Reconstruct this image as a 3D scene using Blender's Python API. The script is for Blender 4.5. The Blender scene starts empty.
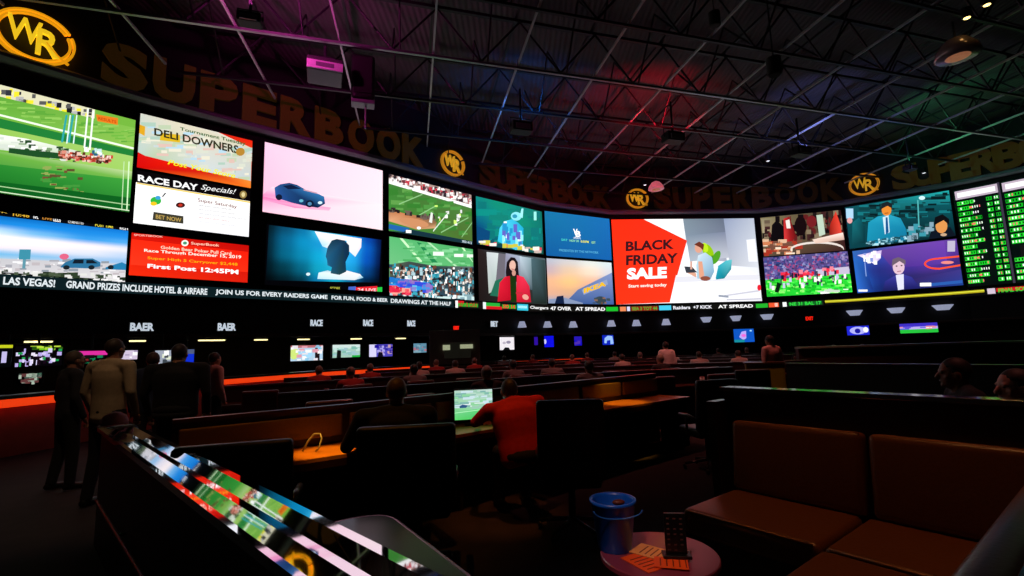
import bpy, bmesh, math, random
from mathutils import Vector, Matrix
random.seed(7)
SC = bpy.context.scene
COL = SC.collection
PI = math.pi

# ------------------------------------------------------------------ camera
CAMH, FPX, PITCH, ROLL = 1.58, 480.0, math.atan(61/480), 0.032
_f = Vector((0, math.cos(PITCH), math.sin(PITCH)))
_u0 = Vector((0, -math.sin(PITCH), math.cos(PITCH)))
_r0 = Vector((1, 0, 0))
_R = _r0*math.cos(ROLL) - _u0*math.sin(ROLL)
_U = _r0*math.sin(ROLL) + _u0*math.cos(ROLL)
CAM = Vector((0, 0, CAMH))
cd = bpy.data.cameras.new('camera'); cd.sensor_width = 36; cd.lens = FPX/1024*36; cd.clip_start = .05; cd.clip_end = 200
cam = bpy.data.objects.new('camera', cd); COL.objects.link(cam)
cam.matrix_world = Matrix(((_R.x, _U.x, -_f.x, 0), (_R.y, _U.y, -_f.y, 0), (_R.z, _U.z, -_f.z, CAMH), (0, 0, 0, 1)))
SC.camera = cam

# ------------------------------------------------------------------ world, exposure
w = bpy.data.worlds.new('world'); SC.world = w; w.use_nodes = True
w.node_tree.nodes['Background'].inputs[0].default_value = (.20, .16, .24, 1)
w.node_tree.nodes['Background'].inputs[1].default_value = 0.0
SC.view_settings.view_transform = 'Standard'; SC.view_settings.look = 'None'
SC.view_settings.gamma = 1; SC.view_settings.use_curve_mapping = False
SC.view_settings.exposure = 0.0

SCREEN = 1.25        # what the LED walls give off

def ray(x, y):
    return _f + _R*((x-512)/FPX) + _U*((288-y)/FPX)
def at_z(x, y, z):
    d = ray(x, y); return CAM + d*((z-CAMH)/d.z)
def at_y(x, y, Y):
    d = ray(x, y); return CAM + d*(Y/d.y)

# ------------------------------------------------------------------ materials
def lin(c):
    if isinstance(c, str):
        c = [int(c[i:i+2], 16)/255 for i in (0, 2, 4)]
    return tuple((v/12.92 if v <= .04045 else ((v+.055)/1.055)**2.4) for v in c)
MATS = {}
def mat(name, col, rough=.5, metal=0, scale=20, var=.25, bump=0, emit=0, coat=0, spec=.5):
    if name in MATS: return MATS[name]
    m = bpy.data.materials.new(name); m.use_nodes = True
    nt = m.node_tree; b = nt.nodes['Principled BSDF']
    c = lin(col)
    tc = nt.nodes.new('ShaderNodeTexCoord'); n = nt.nodes.new('ShaderNodeTexNoise')
    n.inputs['Scale'].default_value = scale; n.inputs['Detail'].default_value = 4
    nt.links.new(tc.outputs['Object'], n.inputs['Vector'])
    mx = nt.nodes.new('ShaderNodeMix'); mx.data_type = 'RGBA'
    mx.inputs[6].default_value = (*[v*(1-var) for v in c], 1)
    mx.inputs[7].default_value = (*[min(1, v*(1+var)) for v in c], 1)
    nt.links.new(n.outputs['Fac'], mx.inputs[0]); nt.links.new(mx.outputs[2], b.inputs['Base Color'])
    b.inputs['Roughness'].default_value = rough; b.inputs['Metallic'].default_value = metal
    b.inputs['Specular IOR Level'].default_value = spec
    if coat: b.inputs['Coat Weight'].default_value = coat; b.inputs['Coat Roughness'].default_value = .05
    if bump:
        bp = nt.nodes.new('ShaderNodeBump'); bp.inputs['Strength'].default_value = bump; bp.inputs['Distance'].default_value = .01
        nt.links.new(n.outputs['Fac'], bp.inputs['Height']); nt.links.new(bp.outputs[0], b.inputs['Normal'])
    if emit:
        nt.links.new(mx.outputs[2], b.inputs['Emission Color']); b.inputs['Emission Strength'].default_value = emit
    MATS[name] = m; return m
def screen_mat(name, strength):
    m = bpy.data.materials.new(name); m.use_nodes = True; nt = m.node_tree
    b = nt.nodes['Principled BSDF']; b.inputs['Base Color'].default_value = (.01, .01, .01, 1); b.inputs['Roughness'].default_value = .6
    b.inputs['Specular IOR Level'].default_value = .1
    a = nt.nodes.new('ShaderNodeAttribute'); a.attribute_name = 'Col'
    nt.links.new(a.outputs['Color'], b.inputs['Emission Color']); b.inputs['Emission Strength'].default_value = strength
    return m
M_LED = screen_mat('led_picture', SCREEN)
M_TV = screen_mat('tv_picture', 1.0)

# ------------------------------------------------------------------ mesh helpers
class MB:
    def __init__(s): s.bm = bmesh.new()
    def box(s, c, d, rz=0, bev=0, M=None):
        r = bmesh.ops.create_cube(s.bm, size=1)
        vs = r['verts']
        bmesh.ops.scale(s.bm, vec=d, verts=vs)
        if bev:
            es = list({e for v in vs for e in v.link_edges})
            q = bmesh.ops.bevel(s.bm, geom=es, offset=bev, segments=3, profile=.6, affect='EDGES')
            vs = list({v for f in q['faces'] for v in f.verts} | {v for v in vs if v.is_valid})
            # include whole island
            st, seen = list(vs), set(vs)
            while st:
                v = st.pop()
                for e in v.link_edges:
                    o = e.other_vert(v)
                    if o not in seen: seen.add(o); st.append(o)
            vs = list(seen)
        T = Matrix.Translation(c) @ Matrix.Rotation(rz, 4, 'Z')
        if M is not None: T = M @ T
        bmesh.ops.transform(s.bm, matrix=T, verts=vs); return s
    def tube(s, pts, r, n=8, cap=True, r2=None, flat=1.0):
        pts = [Vector(p) for p in pts]; rings = []
        up = Vector((0, 0, 1))
        for i, p in enumerate(pts):
            t = (pts[min(i+1, len(pts)-1)] - pts[max(i-1, 0)]).normalized()
            a = t.cross(up)
            if a.length < 1e-3: a = Vector((1, 0, 0))
            a.normalize(); b = a.cross(t)
            k = i/max(1, len(pts)-1)
            rr = (r[i] if isinstance(r, (list, tuple)) else (r if r2 is None else r+(r2-r)*k))
            rings.append([s.bm.verts.new(p + a*math.cos(2*PI*j/n)*rr + b*math.sin(2*PI*j/n)*rr*flat) for j in range(n)])
        for i in range(len(rings)-1):
            for j in range(n):
                s.bm.faces.new((rings[i][j], rings[i][(j+1) % n], rings[i+1][(j+1) % n], rings[i+1][j]))
        if cap:
            s.bm.faces.new(rings[0][::-1]); s.bm.faces.new(rings[-1])
        return s
    def lathe(s, prof, c=(0, 0, 0), n=24, M=None):
        rings = []
        for (r, z) in prof:
            rings.append([s.bm.verts.new((c[0]+r*math.cos(2*PI*j/n), c[1]+r*math.sin(2*PI*j/n), c[2]+z)) for j in range(n)])
        for i in range(len(rings)-1):
            for j in range(n):
                s.bm.faces.new((rings[i][j], rings[i][(j+1) % n], rings[i+1][(j+1) % n], rings[i+1][j]))
        s.bm.faces.new(rings[0][::-1]); s.bm.faces.new(rings[-1])
        if M is not None: bmesh.ops.transform(s.bm, matrix=M, verts=[v for g in rings for v in g])
        return s
    def prism(s, pts, z0, z1):
        a = [s.bm.verts.new((p[0], p[1], z0)) for p in pts]; b = [s.bm.verts.new((p[0], p[1], z1)) for p in pts]
        n = len(pts)
        for i in range(n): s.bm.faces.new((a[i], a[(i+1) % n], b[(i+1) % n], b[i]))
        s.bm.faces.new(a[::-1]); s.bm.faces.new(b); return s
    def quad(s, *p):
        s.bm.faces.new([s.bm.verts.new(q) for q in p]); return s
    def ball(s, c, r, M=None, seg=16):
        q = bmesh.ops.create_uvsphere(s.bm, u_segments=seg, v_segments=seg//2+2, radius=1)
        if not isinstance(r, (list, tuple)): r = (r, r, r)
        T = Matrix.Translation(c) @ (M if M is not None else Matrix.Identity(4)) @ Matrix.Diagonal((*r, 1))
        bmesh.ops.transform(s.bm, matrix=T, verts=q['verts']); return s
    def sweep(s, prof, path):
        """prof: (offset to the left normal, z); path: 2D points."""
        rings = []
        P = [Vector((p[0], p[1], 0)) for p in path]
        for i, p in enumerate(P):
            t = (P[min(i+1, len(P)-1)] - P[max(i-1, 0)]).normalized(); nn = Vector((-t.y, t.x, 0))
            rings.append([s.bm.verts.new((p.x+nn.x*o, p.y+nn.y*o, z)) for o, z in prof])
        m = len(prof)
        for i in range(len(rings)-1):
            for j in range(m):
                s.bm.faces.new((rings[i][j], rings[i+1][j], rings[i+1][(j+1) % m], rings[i][(j+1) % m]))
        s.bm.faces.new(rings[0]); s.bm.faces.new(rings[-1][::-1]); return s
    def build(s, name, m, parent=None, smooth=False, loc=None):
        bmesh.ops.recalc_face_normals(s.bm, faces=s.bm.faces[:])
        me = bpy.data.meshes.new(name); s.bm.to_mesh(me); s.bm.free()
        me.materials.append(m)
        if smooth: me.polygons.foreach_set('use_smooth', [True]*len(me.polygons))
        o = bpy.data.objects.new(name, me); COL.objects.link(o)
        if parent is not None: o.parent = parent
        if loc is not None: o.location = loc
        return o
def tag(o, label=None, cat=None, group=None, kind=None):
    if label: o['label'] = label
    if cat: o['category'] = cat
    if group: o['group'] = group
    if kind: o['kind'] = kind
    return o
def thing(name, label, cat, loc=(0, 0, 0), rz=0, group=None):
    o = bpy.data.objects.new(name, None); COL.objects.link(o); o.empty_display_size = .1
    o.location = loc; o.rotation_euler = (0, 0, rz); return tag(o, label, cat, group)
def dup(o, loc=None, rz=None, label=None, group=None, parent=None):
    c = o.copy(); COL.objects.link(c)
    if parent is not None: c.parent = parent
    if loc is not None: c.location = loc
    if rz is not None: c.rotation_euler = (0, 0, rz)
    if label: c['label'] = label
    if group: c['group'] = group
    for ch in list(KIDS.get(o.name, o.children)):
        dup(ch, parent=c)
    return c
KIDS = {}

# materials in use
blk = mat('black_panel', '0b0a0c', .6)
wallm = mat('black_wall_paint', '100d10', .75)
metal_grey = mat('grey_painted_steel', '8c8c92', .35, .7, 3)
steel_dark = mat('dark_steel', '1a1a1d', .5, .5)
leather_blk = mat('black_leather', '08080a', .42, 0, 60, .2, .15)
leather_brn = mat('brown_leather', '74421e', .36, 0, 60, .2, .12)
leather_tan = mat('tan_upholstery', '70542c', .6, 0, 40, .2, .1)
wood = mat('dark_red_wood', '2a100b', .3, 0, 8, .4)
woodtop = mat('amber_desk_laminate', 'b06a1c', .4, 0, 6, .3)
chrome = mat('chrome', 'c8c8cc', .12, 1, 5, .05)

# ------------------------------------------------------------------ room plan
TRIMZ = 9.84
KN = [(-260, 395), (-130, 345), (0, 306), (137, 261), (257, 226), (384, 189.5), (472, 163), (541, 143.5), (609, 132.5), (756, 129), (843, 135), (952, 150), (1024, 162.5), (1120, 181), (1230, 206)]
def Hz(x): return 349 + .032*(512-x)
WALL = [at_z(x, Hz(x)-v, TRIMZ).xy for x, v in KN]
def wall_hit(az, off=0.0):
    """Point of the video wall's plan at azimuth az = X/Y, moved off metres into the room; also the segment's tangent."""
    for i in range(len(WALL)-1):
        a, b = WALL[i], WALL[i+1]
        # X = az*Y
        fa, fb = a.x-az*a.y, b.x-az*b.y
        if fa <= 0 <= fb or fb <= 0 <= fa:
            t = fa/(fa-fb); p = a.lerp(b, t); tg = (b-a).normalized()
            n = Vector((tg.y, -tg.x))            # into the room
            return p + n*off, tg, n
    raise ValueError(az)
def wall_px(x, y, off=0.0):
    """Point on the wall surface seen at pixel x,y."""
    d = ray(x, y); p, tg, n = wall_hit(d.x/d.y, off)
    # re-intersect for the offset
    for _ in range(3):
        k = (p.x*0 + p.y)/d.y
    z = CAMH + d.z*(p.y/d.y)
    return Vector((p.x, p.y, z)), tg, n
def offs(path, o):
    out = []
    for i, p in enumerate(path):
        t = (path[min(i+1, len(path)-1)] - path[max(i-1, 0)]).normalized()
        out.append(Vector((p.x+t.y*o, p.y-t.x*o)))      # o > 0 goes into the room
    return out
def strip(name, path, z0, z1, th, m, kind='structure'):
    o = MB().sweep([(0, z0), (0, z1), (th, z1), (th, z0)], path).build(name, m)
    return tag(o, kind=kind)
ZC = 12.95
strip('wall_front', offs(WALL, -.06), 2.3, ZC, .3, wallm)
LOW = offs(WALL, -2.6)
strip('wall_back', LOW, 0, 2.4, .3, mat('dark_maroon_wall', '241012', .7))
MB().sweep([(-.0, 2.3), (0, 2.4), (2.7, 2.4), (2.7, 2.3)], offs(WALL, .02)).build('ceiling_soffit', mat('soffit_paint', '181416', .7))
tag(bpy.data.objects['ceiling_soffit'], kind='structure')
ROOM = list(LOW) + [Vector((40, -6)), Vector((20, -12)), Vector((-24, -12)), Vector((-28, -2))]
carpet = mat('patterned_carpet', '2a2224', .95, 0, 5, .6)
tag(MB().prism([(p.x, p.y) for p in ROOM], -.1, 0).build('floor', carpet), kind='structure')
deck = mat('black_corrugated_deck', '4a4448', .7, 0, 1.2, .3)
nt = deck.node_tree; wv = nt.nodes.new('ShaderNodeTexWave'); wv.inputs['Scale'].default_value = 1.6
tcn = nt.nodes.new('ShaderNodeTexCoord'); nt.links.new(tcn.outputs['Object'], wv.inputs['Vector'])
bp = nt.nodes.new('ShaderNodeBump'); bp.inputs['Strength'].default_value = .5; bp.inputs['Distance'].default_value = .05
nt.links.new(wv.outputs['Fac'], bp.inputs['Height']); nt.links.new(bp.outputs[0], nt.nodes['Principled BSDF'].inputs['Normal'])
tag(MB().prism([(p.x, p.y) for p in ROOM], ZC, ZC+.15).build('ceiling', deck), kind='structure')
strip('wall_right', [LOW[-1], Vector((40, -6)), Vector((20, -12))], 0, ZC, .2, wallm)
strip('wall_rear', [Vector((20, -12)), Vector((-24, -12))], 0, ZC, .2, wallm)
strip('wall_left', [Vector((-24, -12)), Vector((-28, -2)), LOW[0]], 0, ZC, .2, wallm)
# rounded metal trim under the lettering, trim above the betting windows
trimm = mat('satin_trim', '848290', .5, 0, 3, .1)
tag(MB().sweep([(.02, TRIMZ-.12), (-.34, TRIMZ-.15), (-.44, TRIMZ-.06), (-.44, TRIMZ+.04), (-.36, TRIMZ+.12), (.02, TRIMZ+.12)], offs(WALL, .0)).build('trim_1', trimm), kind='structure')
tag(MB().sweep([(.0, 2.28), (-.12, 2.28), (-.12, 2.38), (.0, 2.4)], offs(WALL, .0)).build('trim_2', mat('wood_trim', '3a2014', .5)), kind='structure')

# ------------------------------------------------------------------ fonts to meshes
_g = {}
def glyphs(txt, bold=.0, shear=0):
    """Triangles (2D) of a text, height about .7 for capitals, starting at x = 0; returns tris, width."""
    k = (txt, bold, shear)
    if k in _g: return _g[k]
    cu = bpy.data.curves.new('t', 'FONT'); cu.body = txt; cu.offset = bold; cu.shear = shear; cu.resolution_u = 3
    o = bpy.data.objects.new('t', cu); COL.objects.link(o)
    dg = bpy.context.evaluated_depsgraph_get(); dg.update()
    me = bpy.data.meshes.new_from_object(o.evaluated_get(dg))
    me.calc_loop_triangles()
    tr = [[(me.vertices[i].co.x, me.vertices[i].co.y) for i in t.vertices] for t in me.loop_triangles]
    bpy.data.objects.remove(o); bpy.data.curves.remove(cu); bpy.data.meshes.remove(me)
    xs = [p[0] for t in tr for p in t] or [0, 1]; ys = [p[1] for t in tr for p in t] or [0, 1]
    _g[k] = (tr, (min(xs), max(xs), min(ys), max(ys))); return _g[k]

# ------------------------------------------------------------------ pictures on screens
class Pic:
    """Flat coloured shapes of one screen. Positions are pixel positions of the photograph read off inside the quad TL,TR,BR,BL and turned into u,v of the screen."""
    def __init__(s, TL, TR, BR, BL):
        s.q = [Vector(p) for p in (TL, TR, BR, BL)]; s.f = []; s.k = 0
    def uv(s, x, y):
        a, b, c, d = s.q; u = v = .5
        for _ in range(8):
            top = a.lerp(b, u); bot = d.lerp(c, u); p = top.lerp(bot, v)
            e = Vector((x, y)) - p
            du = (b-a).lerp(c-d, v); dv = bot-top
            det = du.x*dv.y-du.y*dv.x
            u += (e.x*dv.y-e.y*dv.x)/det; v += (du.x*e.y-du.y*e.x)/det
        return (min(1, max(0, u)), min(1, max(0, v)))
    def poly(s, pts, col, uvs=False):
        cols = [lin(c) for c in col] if isinstance(col, list) else [lin(col)]*len(pts)
        P = [p if uvs else s.uv(*p) for p in pts]
        s.k += 1; s.f.append((P, cols, s.k)); return s
    def bg(s, c): return s.poly([(0, 0), (1, 0), (1, 1), (0, 1)], c if isinstance(c, str) else list(c), True)
    def grad(s, q, rows, nu=12, nv=10):
        """Smoothly shaded patch: rows of colours spread over the quad q (TL,TR,BR,BL)."""
        a, b, c, d = [Vector(p) for p in q]; G = [[lin(x) for x in r.split()] for r in rows]
        def col(u, v):
            y = v*(len(G)-1); i = min(len(G)-2, int(y)); fy = y-i; fy = fy*fy*(3-2*fy)
            def row(g):
                x = u*(len(g)-1); j = min(len(g)-2, int(x)); fx = x-j; fx = fx*fx*(3-2*fx)
                return [g[j][k]*(1-fx)+g[j+1][k]*fx for k in range(3)]
            r0, r1 = row(G[i]), row(G[i+1]); return tuple(r0[k]*(1-fy)+r1[k]*fy for k in range(3))
        s.k += 1
        for i in range(nu):
            for j in range(nv):
                uvs = [(i/nu, j/nv), ((i+1)/nu, j/nv), ((i+1)/nu, (j+1)/nv), (i/nu, (j+1)/nv)]
                s.f.append(([s.uv(*a.lerp(b, u).lerp(d.lerp(c, u), v)) for u, v in uvs], [col(*t) for t in uvs], s.k))
        return s
    def r(s, x0, y0, x1, y1, c, c2=None):
        s.poly([(x0, y0), (x1, y0), (x1, y1), (x0, y1)], c if c2 is None else [c, c, c2, c2]); return s
    def ell(s, x, y, rx, ry, c, n=14, rot=0):
        return s.poly([(x+rx*math.cos(t)*math.cos(rot)-ry*math.sin(t)*math.sin(rot), y+rx*math.cos(t)*math.sin(rot)+ry*math.sin(t)*math.cos(rot)) for t in [2*PI*i/n for i in range(n)]], c)
    def line(s, x0, y0, x1, y1, wd, c):
        return s.poly([(x0, y0-wd/2), (x1, y1-wd/2), (x1, y1+wd/2), (x0, y0+wd/2)], c)
    def vline(s, x0, y0, x1, y1, wd, c):
        return s.poly([(x0-wd/2, y0), (x0+wd/2, y0), (x1+wd/2, y1), (x1-wd/2, y1)], c)
    def specks(s, n, pts, sz, cols):
        """n small patches inside the quad pts."""
        a, b, c, d = [Vector(p) for p in pts]
        s.k += 1; k = s.k
        for _ in range(n):
            p = (a.lerp(b, u := random.random())).lerp(d.lerp(c, u), random.random())
            w, h = sz[0]*(.5+random.random()), sz[1]*(.5+random.random())
            co = lin(random.choice(cols))
            P = [s.uv(p.x+i*w/2, p.y+j*h/2) for i, j in ((-1, -1), (1, -1), (1, 1), (-1, 1))]
            s.f.append((P, [co]*4, k + (_ % 4)*.25))
        return s
    def text(s, txt, x0, y0, x1, y1, h, c, bold=.02, shear=0):
        """Text whose middle line runs from (x0,y0) to (x1,y1), capitals h pixels high."""
        tr, (mx, Mx, my, My) = glyphs(txt, bold, shear); s.k += 1; col = lin(c)
        for t in tr:
            P = []
            for (gx, gy) in t:
                a = (gx-mx)/(Mx-mx); b = (gy-my)/(My-my)-.5
                P.append(s.uv(x0+(x1-x0)*a, y0+(y1-y0)*a - b*h))
            s.f.append((P, [col]*3, s.k))
        return s
    def mesh(s, name, m, parent, P0, P1, zt, zb, n, layer=.002):
        """P0,P1: left and right ends in plan; zt,zb: top and bottom heights; n: normal into the room."""
        vs, fs, cs = [], [], []
        for P, cols, k in s.f:
            i0 = len(vs)
            for (u, v) in P:
                p = P0.lerp(P1, u) + n*(k*layer)
                vs.append((p.x, p.y, zt+(zb-zt)*v))
            fs.append(list(range(i0, i0+len(P)))); cs += cols
        me = bpy.data.meshes.new(name); me.from_pydata(vs, [], fs)
        at = me.color_attributes.new('Col', 'FLOAT_COLOR', 'CORNER')
        at.data.foreach_set('color', [x for c in cs for x in (*c, 1)])
        me.materials.append(m)
        o = bpy.data.objects.new(name, me); COL.objects.link(o); o.parent = parent
        return o

def led(pic, label, off=.14, frame=.035):
    TL, TR, BR, BL = pic.q
    def side(a, b):
        da, db = ray(*a), ray(*b); az = (da.x/da.y+db.x/db.y)/2
        p, tg, n = wall_hit(az, off)
        return p, CAMH+da.z*p.y/da.y, CAMH+db.z*p.y/db.y
    pl, zlt, zlb = side(TL, BL); pr, zrt, zrb = side(TR, BR)
    zt, zb = (zlt+zrt)/2, (zlb+zrb)/2
    t = (pr-pl).normalized(); n = Vector((t.y, -t.x))
    mid = pl.lerp(pr, .5); L = (pr-pl).length
    th = thing('led_screen', label, 'screen', (mid.x, mid.y, zb), math.atan2(t.y, t.x))
    # housing: a shallow black box with a thin raised rim
    H = zt-zb; f = frame
    MB().box((0, .09, H/2), (L+2*f, .16, H+2*f)).build('housing', blk, th)
    rim = MB()
    for c, d in (((0, .01, H+f/2), (L+2*f, .06, f)), ((0, .01, -f/2), (L+2*f, .06, f)), ((-L/2-f/2, .01, H/2), (f, .06, H)), ((L/2+f/2, .01, H/2), (f, .06, H))): rim.box(c, d)
    rim.build('frame', mat('screen_frame', '0a0a0c', .35), th)
    inv = Vector((-L/2, 0)), Vector((L/2, 0))
    pic.mesh('picture', M_LED, th, inv[0], inv[1], H, 0, Vector((0, -1)), .0015)
    return th
W_ = 'e8e8e8'
# A: horse race
p = Pic((-66, 72), (134, 118), (129, 210), (-66, 185)).bg('6fae3c')
p.poly([(-66, 72), (85, 106), (85, 117), (-66, 85)], 'd9d6b4').specks(60, [(-66, 74), (80, 108), (80, 116), (-66, 86)], (5, 4), ['1d1d22', '555', 'fff4a0', 'b0b0b0', 'e8e030', '30323a'] if 0 else ['1d1d22', '555555', 'fff4a0', 'b0b0b0', 'e8e030', '30323a'])
p.poly([(-66, 86), (134, 126), (134, 146), (-66, 103)], ['4f9a30', '7fb84a', '86bb4e', '58a83a'])
p.specks(90, [(-66, 90), (134, 128), (134, 144), (-66, 100)], (12, 1.4), ['6cb040', '8cc258', '5aa038'])
p.line(-66, 103, 134, 147, 2, 'e9f5e0').poly([(-66, 107), (134, 149), (134, 155), (-66, 118)], '1f7a34')
p.poly([(-66, 118), (134, 155), (134, 172), (-66, 140)], ['8fbf50', '9fc96a', '9ac860', '7fb850'])
p.poly([(-66, 128), (15, 138), (72, 150), (70, 158), (-66, 145)], ['dfe8d8', 'eef2ea', 'c8d6c0', 'a9c09a', 'cfd8c8'])
p.specks(70, [(-20, 134), (70, 150), (66, 160), (-20, 146)], (5, 2.5), ['ffffff', 'cfd8cc', '7c9a70', '27482a'])
p.poly([(0, 148), (55, 152), (60, 158), (0, 155)], '1c4a24')
p.specks(150, [(50, 150), (106, 154), (104, 162), (50, 157)], (3.5, 2.6), ['8a3a22', 'd88a78', '3a1a14', 'e8c0b0', 'c04030', '5a2a1a', 'f0e0d8'])
p.specks(14, [(76, 146), (95, 149), (95, 154), (76, 151)], (4, 3), ['ffffff', '206080', 'c0e0e0'])
p.poly([(-66, 145), (132, 170), (131, 178), (-66, 160)], ['5fa53a', 'b5cf90', '70b048', '3f8f38'])
p.poly([(-66, 160), (131, 178), (130, 196), (-66, 176)], ['1f7a28', '3a9a38', '2c8630', '146a20'])
p.specks(40, [(30, 162), (75, 168), (75, 192), (35, 185)], (6, 2), ['5a4a2a', '8aa050', '3f8f38', '704a30'])
p.poly([(-66, 176), (130, 196), (129, 210), (-66, 186)], '0c5a1c').line(-66, 179, 130, 203, 1, 'a0c890').line(-66, 184, 130, 208.5, 1, 'd0e8c0')
for x in (54, 61): p.vline(x, 113, x-3, 141, 2.2, '2aa0a0').vline(x+4, 113, x+2, 142, 1.4, 'd8f0f0')
p.vline(77, 106, 75, 146, 1.8, 'eef6ee').vline(83, 108, 81, 148, 2, 'eef6ee').vline(121, 160, 120, 208, 1, 'c0e0b0').vline(127, 160, 126, 208, 1.5, 'd0f0c0')
p.poly([(86, 112), (112, 116), (112, 123), (88, 119)], 'e0781c').text('RESULTS', 89, 116, 110, 120, 3, 'b83a10')
led(p, 'tall LED screen at far left showing horses racing on green turf')
# B strip + picture
p = Pic((-66, 205), (127, 227.5), (124.5, 284), (-66, 272)).bg('06060a')
p.text('SPORTSBOOK', -60, 206, -4, 211, 4, 'd8b040').text('10:48', 1, 213.5, 17, 215, 3.5, 'd8a830').text('NFL', 21, 215.5, 26, 216, 4, 'f4f4f4').text('LIVE', 30, 216.5, 40, 217.5, 3.5, 'c08030').text('ODDS', 41, 218, 49, 219, 4.5, 'ffffff').text('12 MINUTES', 57, 220.5, 74, 222, 2.8, 'd0d0d0').text('POST TIME', 87, 223.5, 108, 225.5, 3.5, 'e0d040').text('RACE 4', 116, 227, 126, 228, 3, 'ffffff')
p.grad([(-66, 210), (126.5, 230), (125, 268), (-66, 258)], ['0a5fae 0c68b8 0c6cc0 1070c8 1074cc', '2080d0 1a84d8 1c88dc 1c84d8 2088dc', 'd8e8f4 b8d8f0 70b4e4 3898e0 50a4e4', 'fff0ec fff4ee fdf0ec f4e8ea e0e0ec', 'e8e8f0 f0e4e8 e8e0e8 d8dce8 b8cce8', '88c0e4 70b4e0 80b8e0 98bce0 8cb8e0', 'a8c4d4 b4c8d4 c0c8d0 c8c8d0 c0c4d0'], 20, 18)
p.poly([(-66, 256), (125, 264), (124.5, 284), (-66, 272)], ['bcbcc2', 'c6c4c8', 'd8d4d6', 'ccccd0'])
p.specks(60, [(-66, 254), (125, 263), (124.5, 274), (-66, 266)], (7, 2), ['e8e8ea', 'a0a0a8', 'b8b0b4', '8a929c'])
p.r(10, 249, 21, 259, '3a8aa0').r(14, 259, 17, 268, '5a90a0').ell(55, 256, 5, 3, 'd86080')
p.poly([(52, 266), (56, 262), (66, 258), (86, 258), (95, 262), (95, 266), (82, 268), (52, 267)], '2a6c94').poly([(66, 259), (76, 259), (76, 263), (64, 263)], '101c28').poly([(79, 259.5), (86, 259.5), (92, 263), (79, 263)], '101c28')
p.poly([(101, 267), (108, 265), (120, 262), (125, 264), (125, 270), (101, 269)], '2278a8')
for x in (58, 85, 107): p.ell(x, 267, 3.5, 2.3, '142028')
p.specks(130, [(-66, 266), (124.5, 276), (124.5, 284), (-66, 273)], (6, 2.6), ['1e2c1c', '2c3c28', 'e8e6e6', '46543e', 'd8d8d4'])
led(p, 'wide LED screen at far left showing blue pickup trucks on snow')
# C upper: draft banner
p = Pic((140, 112), (252, 142), (249, 187), (136.5, 169)).bg(['a81810', 'e0200c', 'd86828', 'd01408'])
p.poly([(140, 112), (175, 120), (215, 132), (251, 149), (249, 184), (210, 176), (175, 167), (150, 160), (137.5, 153)], ['c8ccc0', 'd8d0b8', 'd8d4c8', 'ccc8b0', 'b8c4cc', 'c4d0d4', 'c8b8b4', 'b0c4a4', 'b4c8c0'])
p.specks(90, [(140, 118), (251, 152), (250, 180), (138, 150)], (9, 3), ['d0d4c4', 'c0cccc', 'b8c8a8', 'e0dcc8', 'a8c4b4', 'd8b8ac', 'b0d0e0'])
p.poly([(139, 124), (144, 126), (143.5, 136), (138.5, 133)], 'd8a020').poly([(158, 132), (176, 134), (176, 142), (157, 140)], 'd8b020')
p.text('Tournament Tuesday', 176, 128, 244, 145, 4.5, '2a5a20').text('DELI DOWNERS', 152, 131, 236, 150, 8, '2c2a18', .03).ell(238, 152, 5, 4, 'b08030')
p.poly([(137, 155), (170, 163), (205, 172), (249, 180), (249, 187), (136.5, 169)], ['d01010', 'e01808', 'c82010', 'e88830', 'f07820', 'c80808'])
p.text('Post Your Score', 164, 162, 232, 175, 5, 'e8e020', .02, .3)
led(p, 'LED screen with a red and cream banner in dark capitals')
# C middle: race day specials
p = Pic((136, 171), (249, 190), (247.8, 237), (133, 223)).bg('080507')
p.text('RACE DAY', 137, 178.5, 193, 187, 6.5, 'f8f8f8', .03).text('Specials!', 196, 187, 233, 192, 7, 'f0f0f0', .0, .4).ell(241, 194, 4, 4, '8a7440').ell(241, 194, 2, 2.5, 'd8c890')
p.poly([(135, 183), (249, 201), (248, 237), (133, 223)], ['ffffff', 'fdfbf4', 'f4f4f8', 'ffffff']).line(136, 184, 249, 202, 1.4, 'e8c860')
p.ell(153, 201, 5, 4, '30b040').ell(151, 204, 3, 2, 'e8c020').ell(155, 198, 2.5, 2, '3a9ad0').vline(162, 193, 159, 197, 1.5, '303030').ell(176, 205, 4.5, 2.8, '401818').ell(176, 205, 2, 1.4, 'c03020')
p.poly([(151, 212), (179, 216), (179, 223.5), (150, 220)], '3a382c').text('BET NOW', 153, 216.5, 177, 220, 4, 'b89a50')
p.text('Super Saturday', 193, 200, 234, 207, 4.5, '6a1824', .01)
for i, (yy, ln, c) in enumerate(((205, 34, '8a8a94'), (209, 38, '9c9ca4'), (213, 50, 'a4a4ac'), (217, 32, 'c0908c'), (221, 40, 'b8b8c0'))):
    p.text('win place show daily double pick three'[:int(ln*.7)], 194, yy, 194+ln, yy+ln*.13, 2.4, c, 0)
led(p, 'white LED screen headed RACE DAY Specials with small print')
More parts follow.
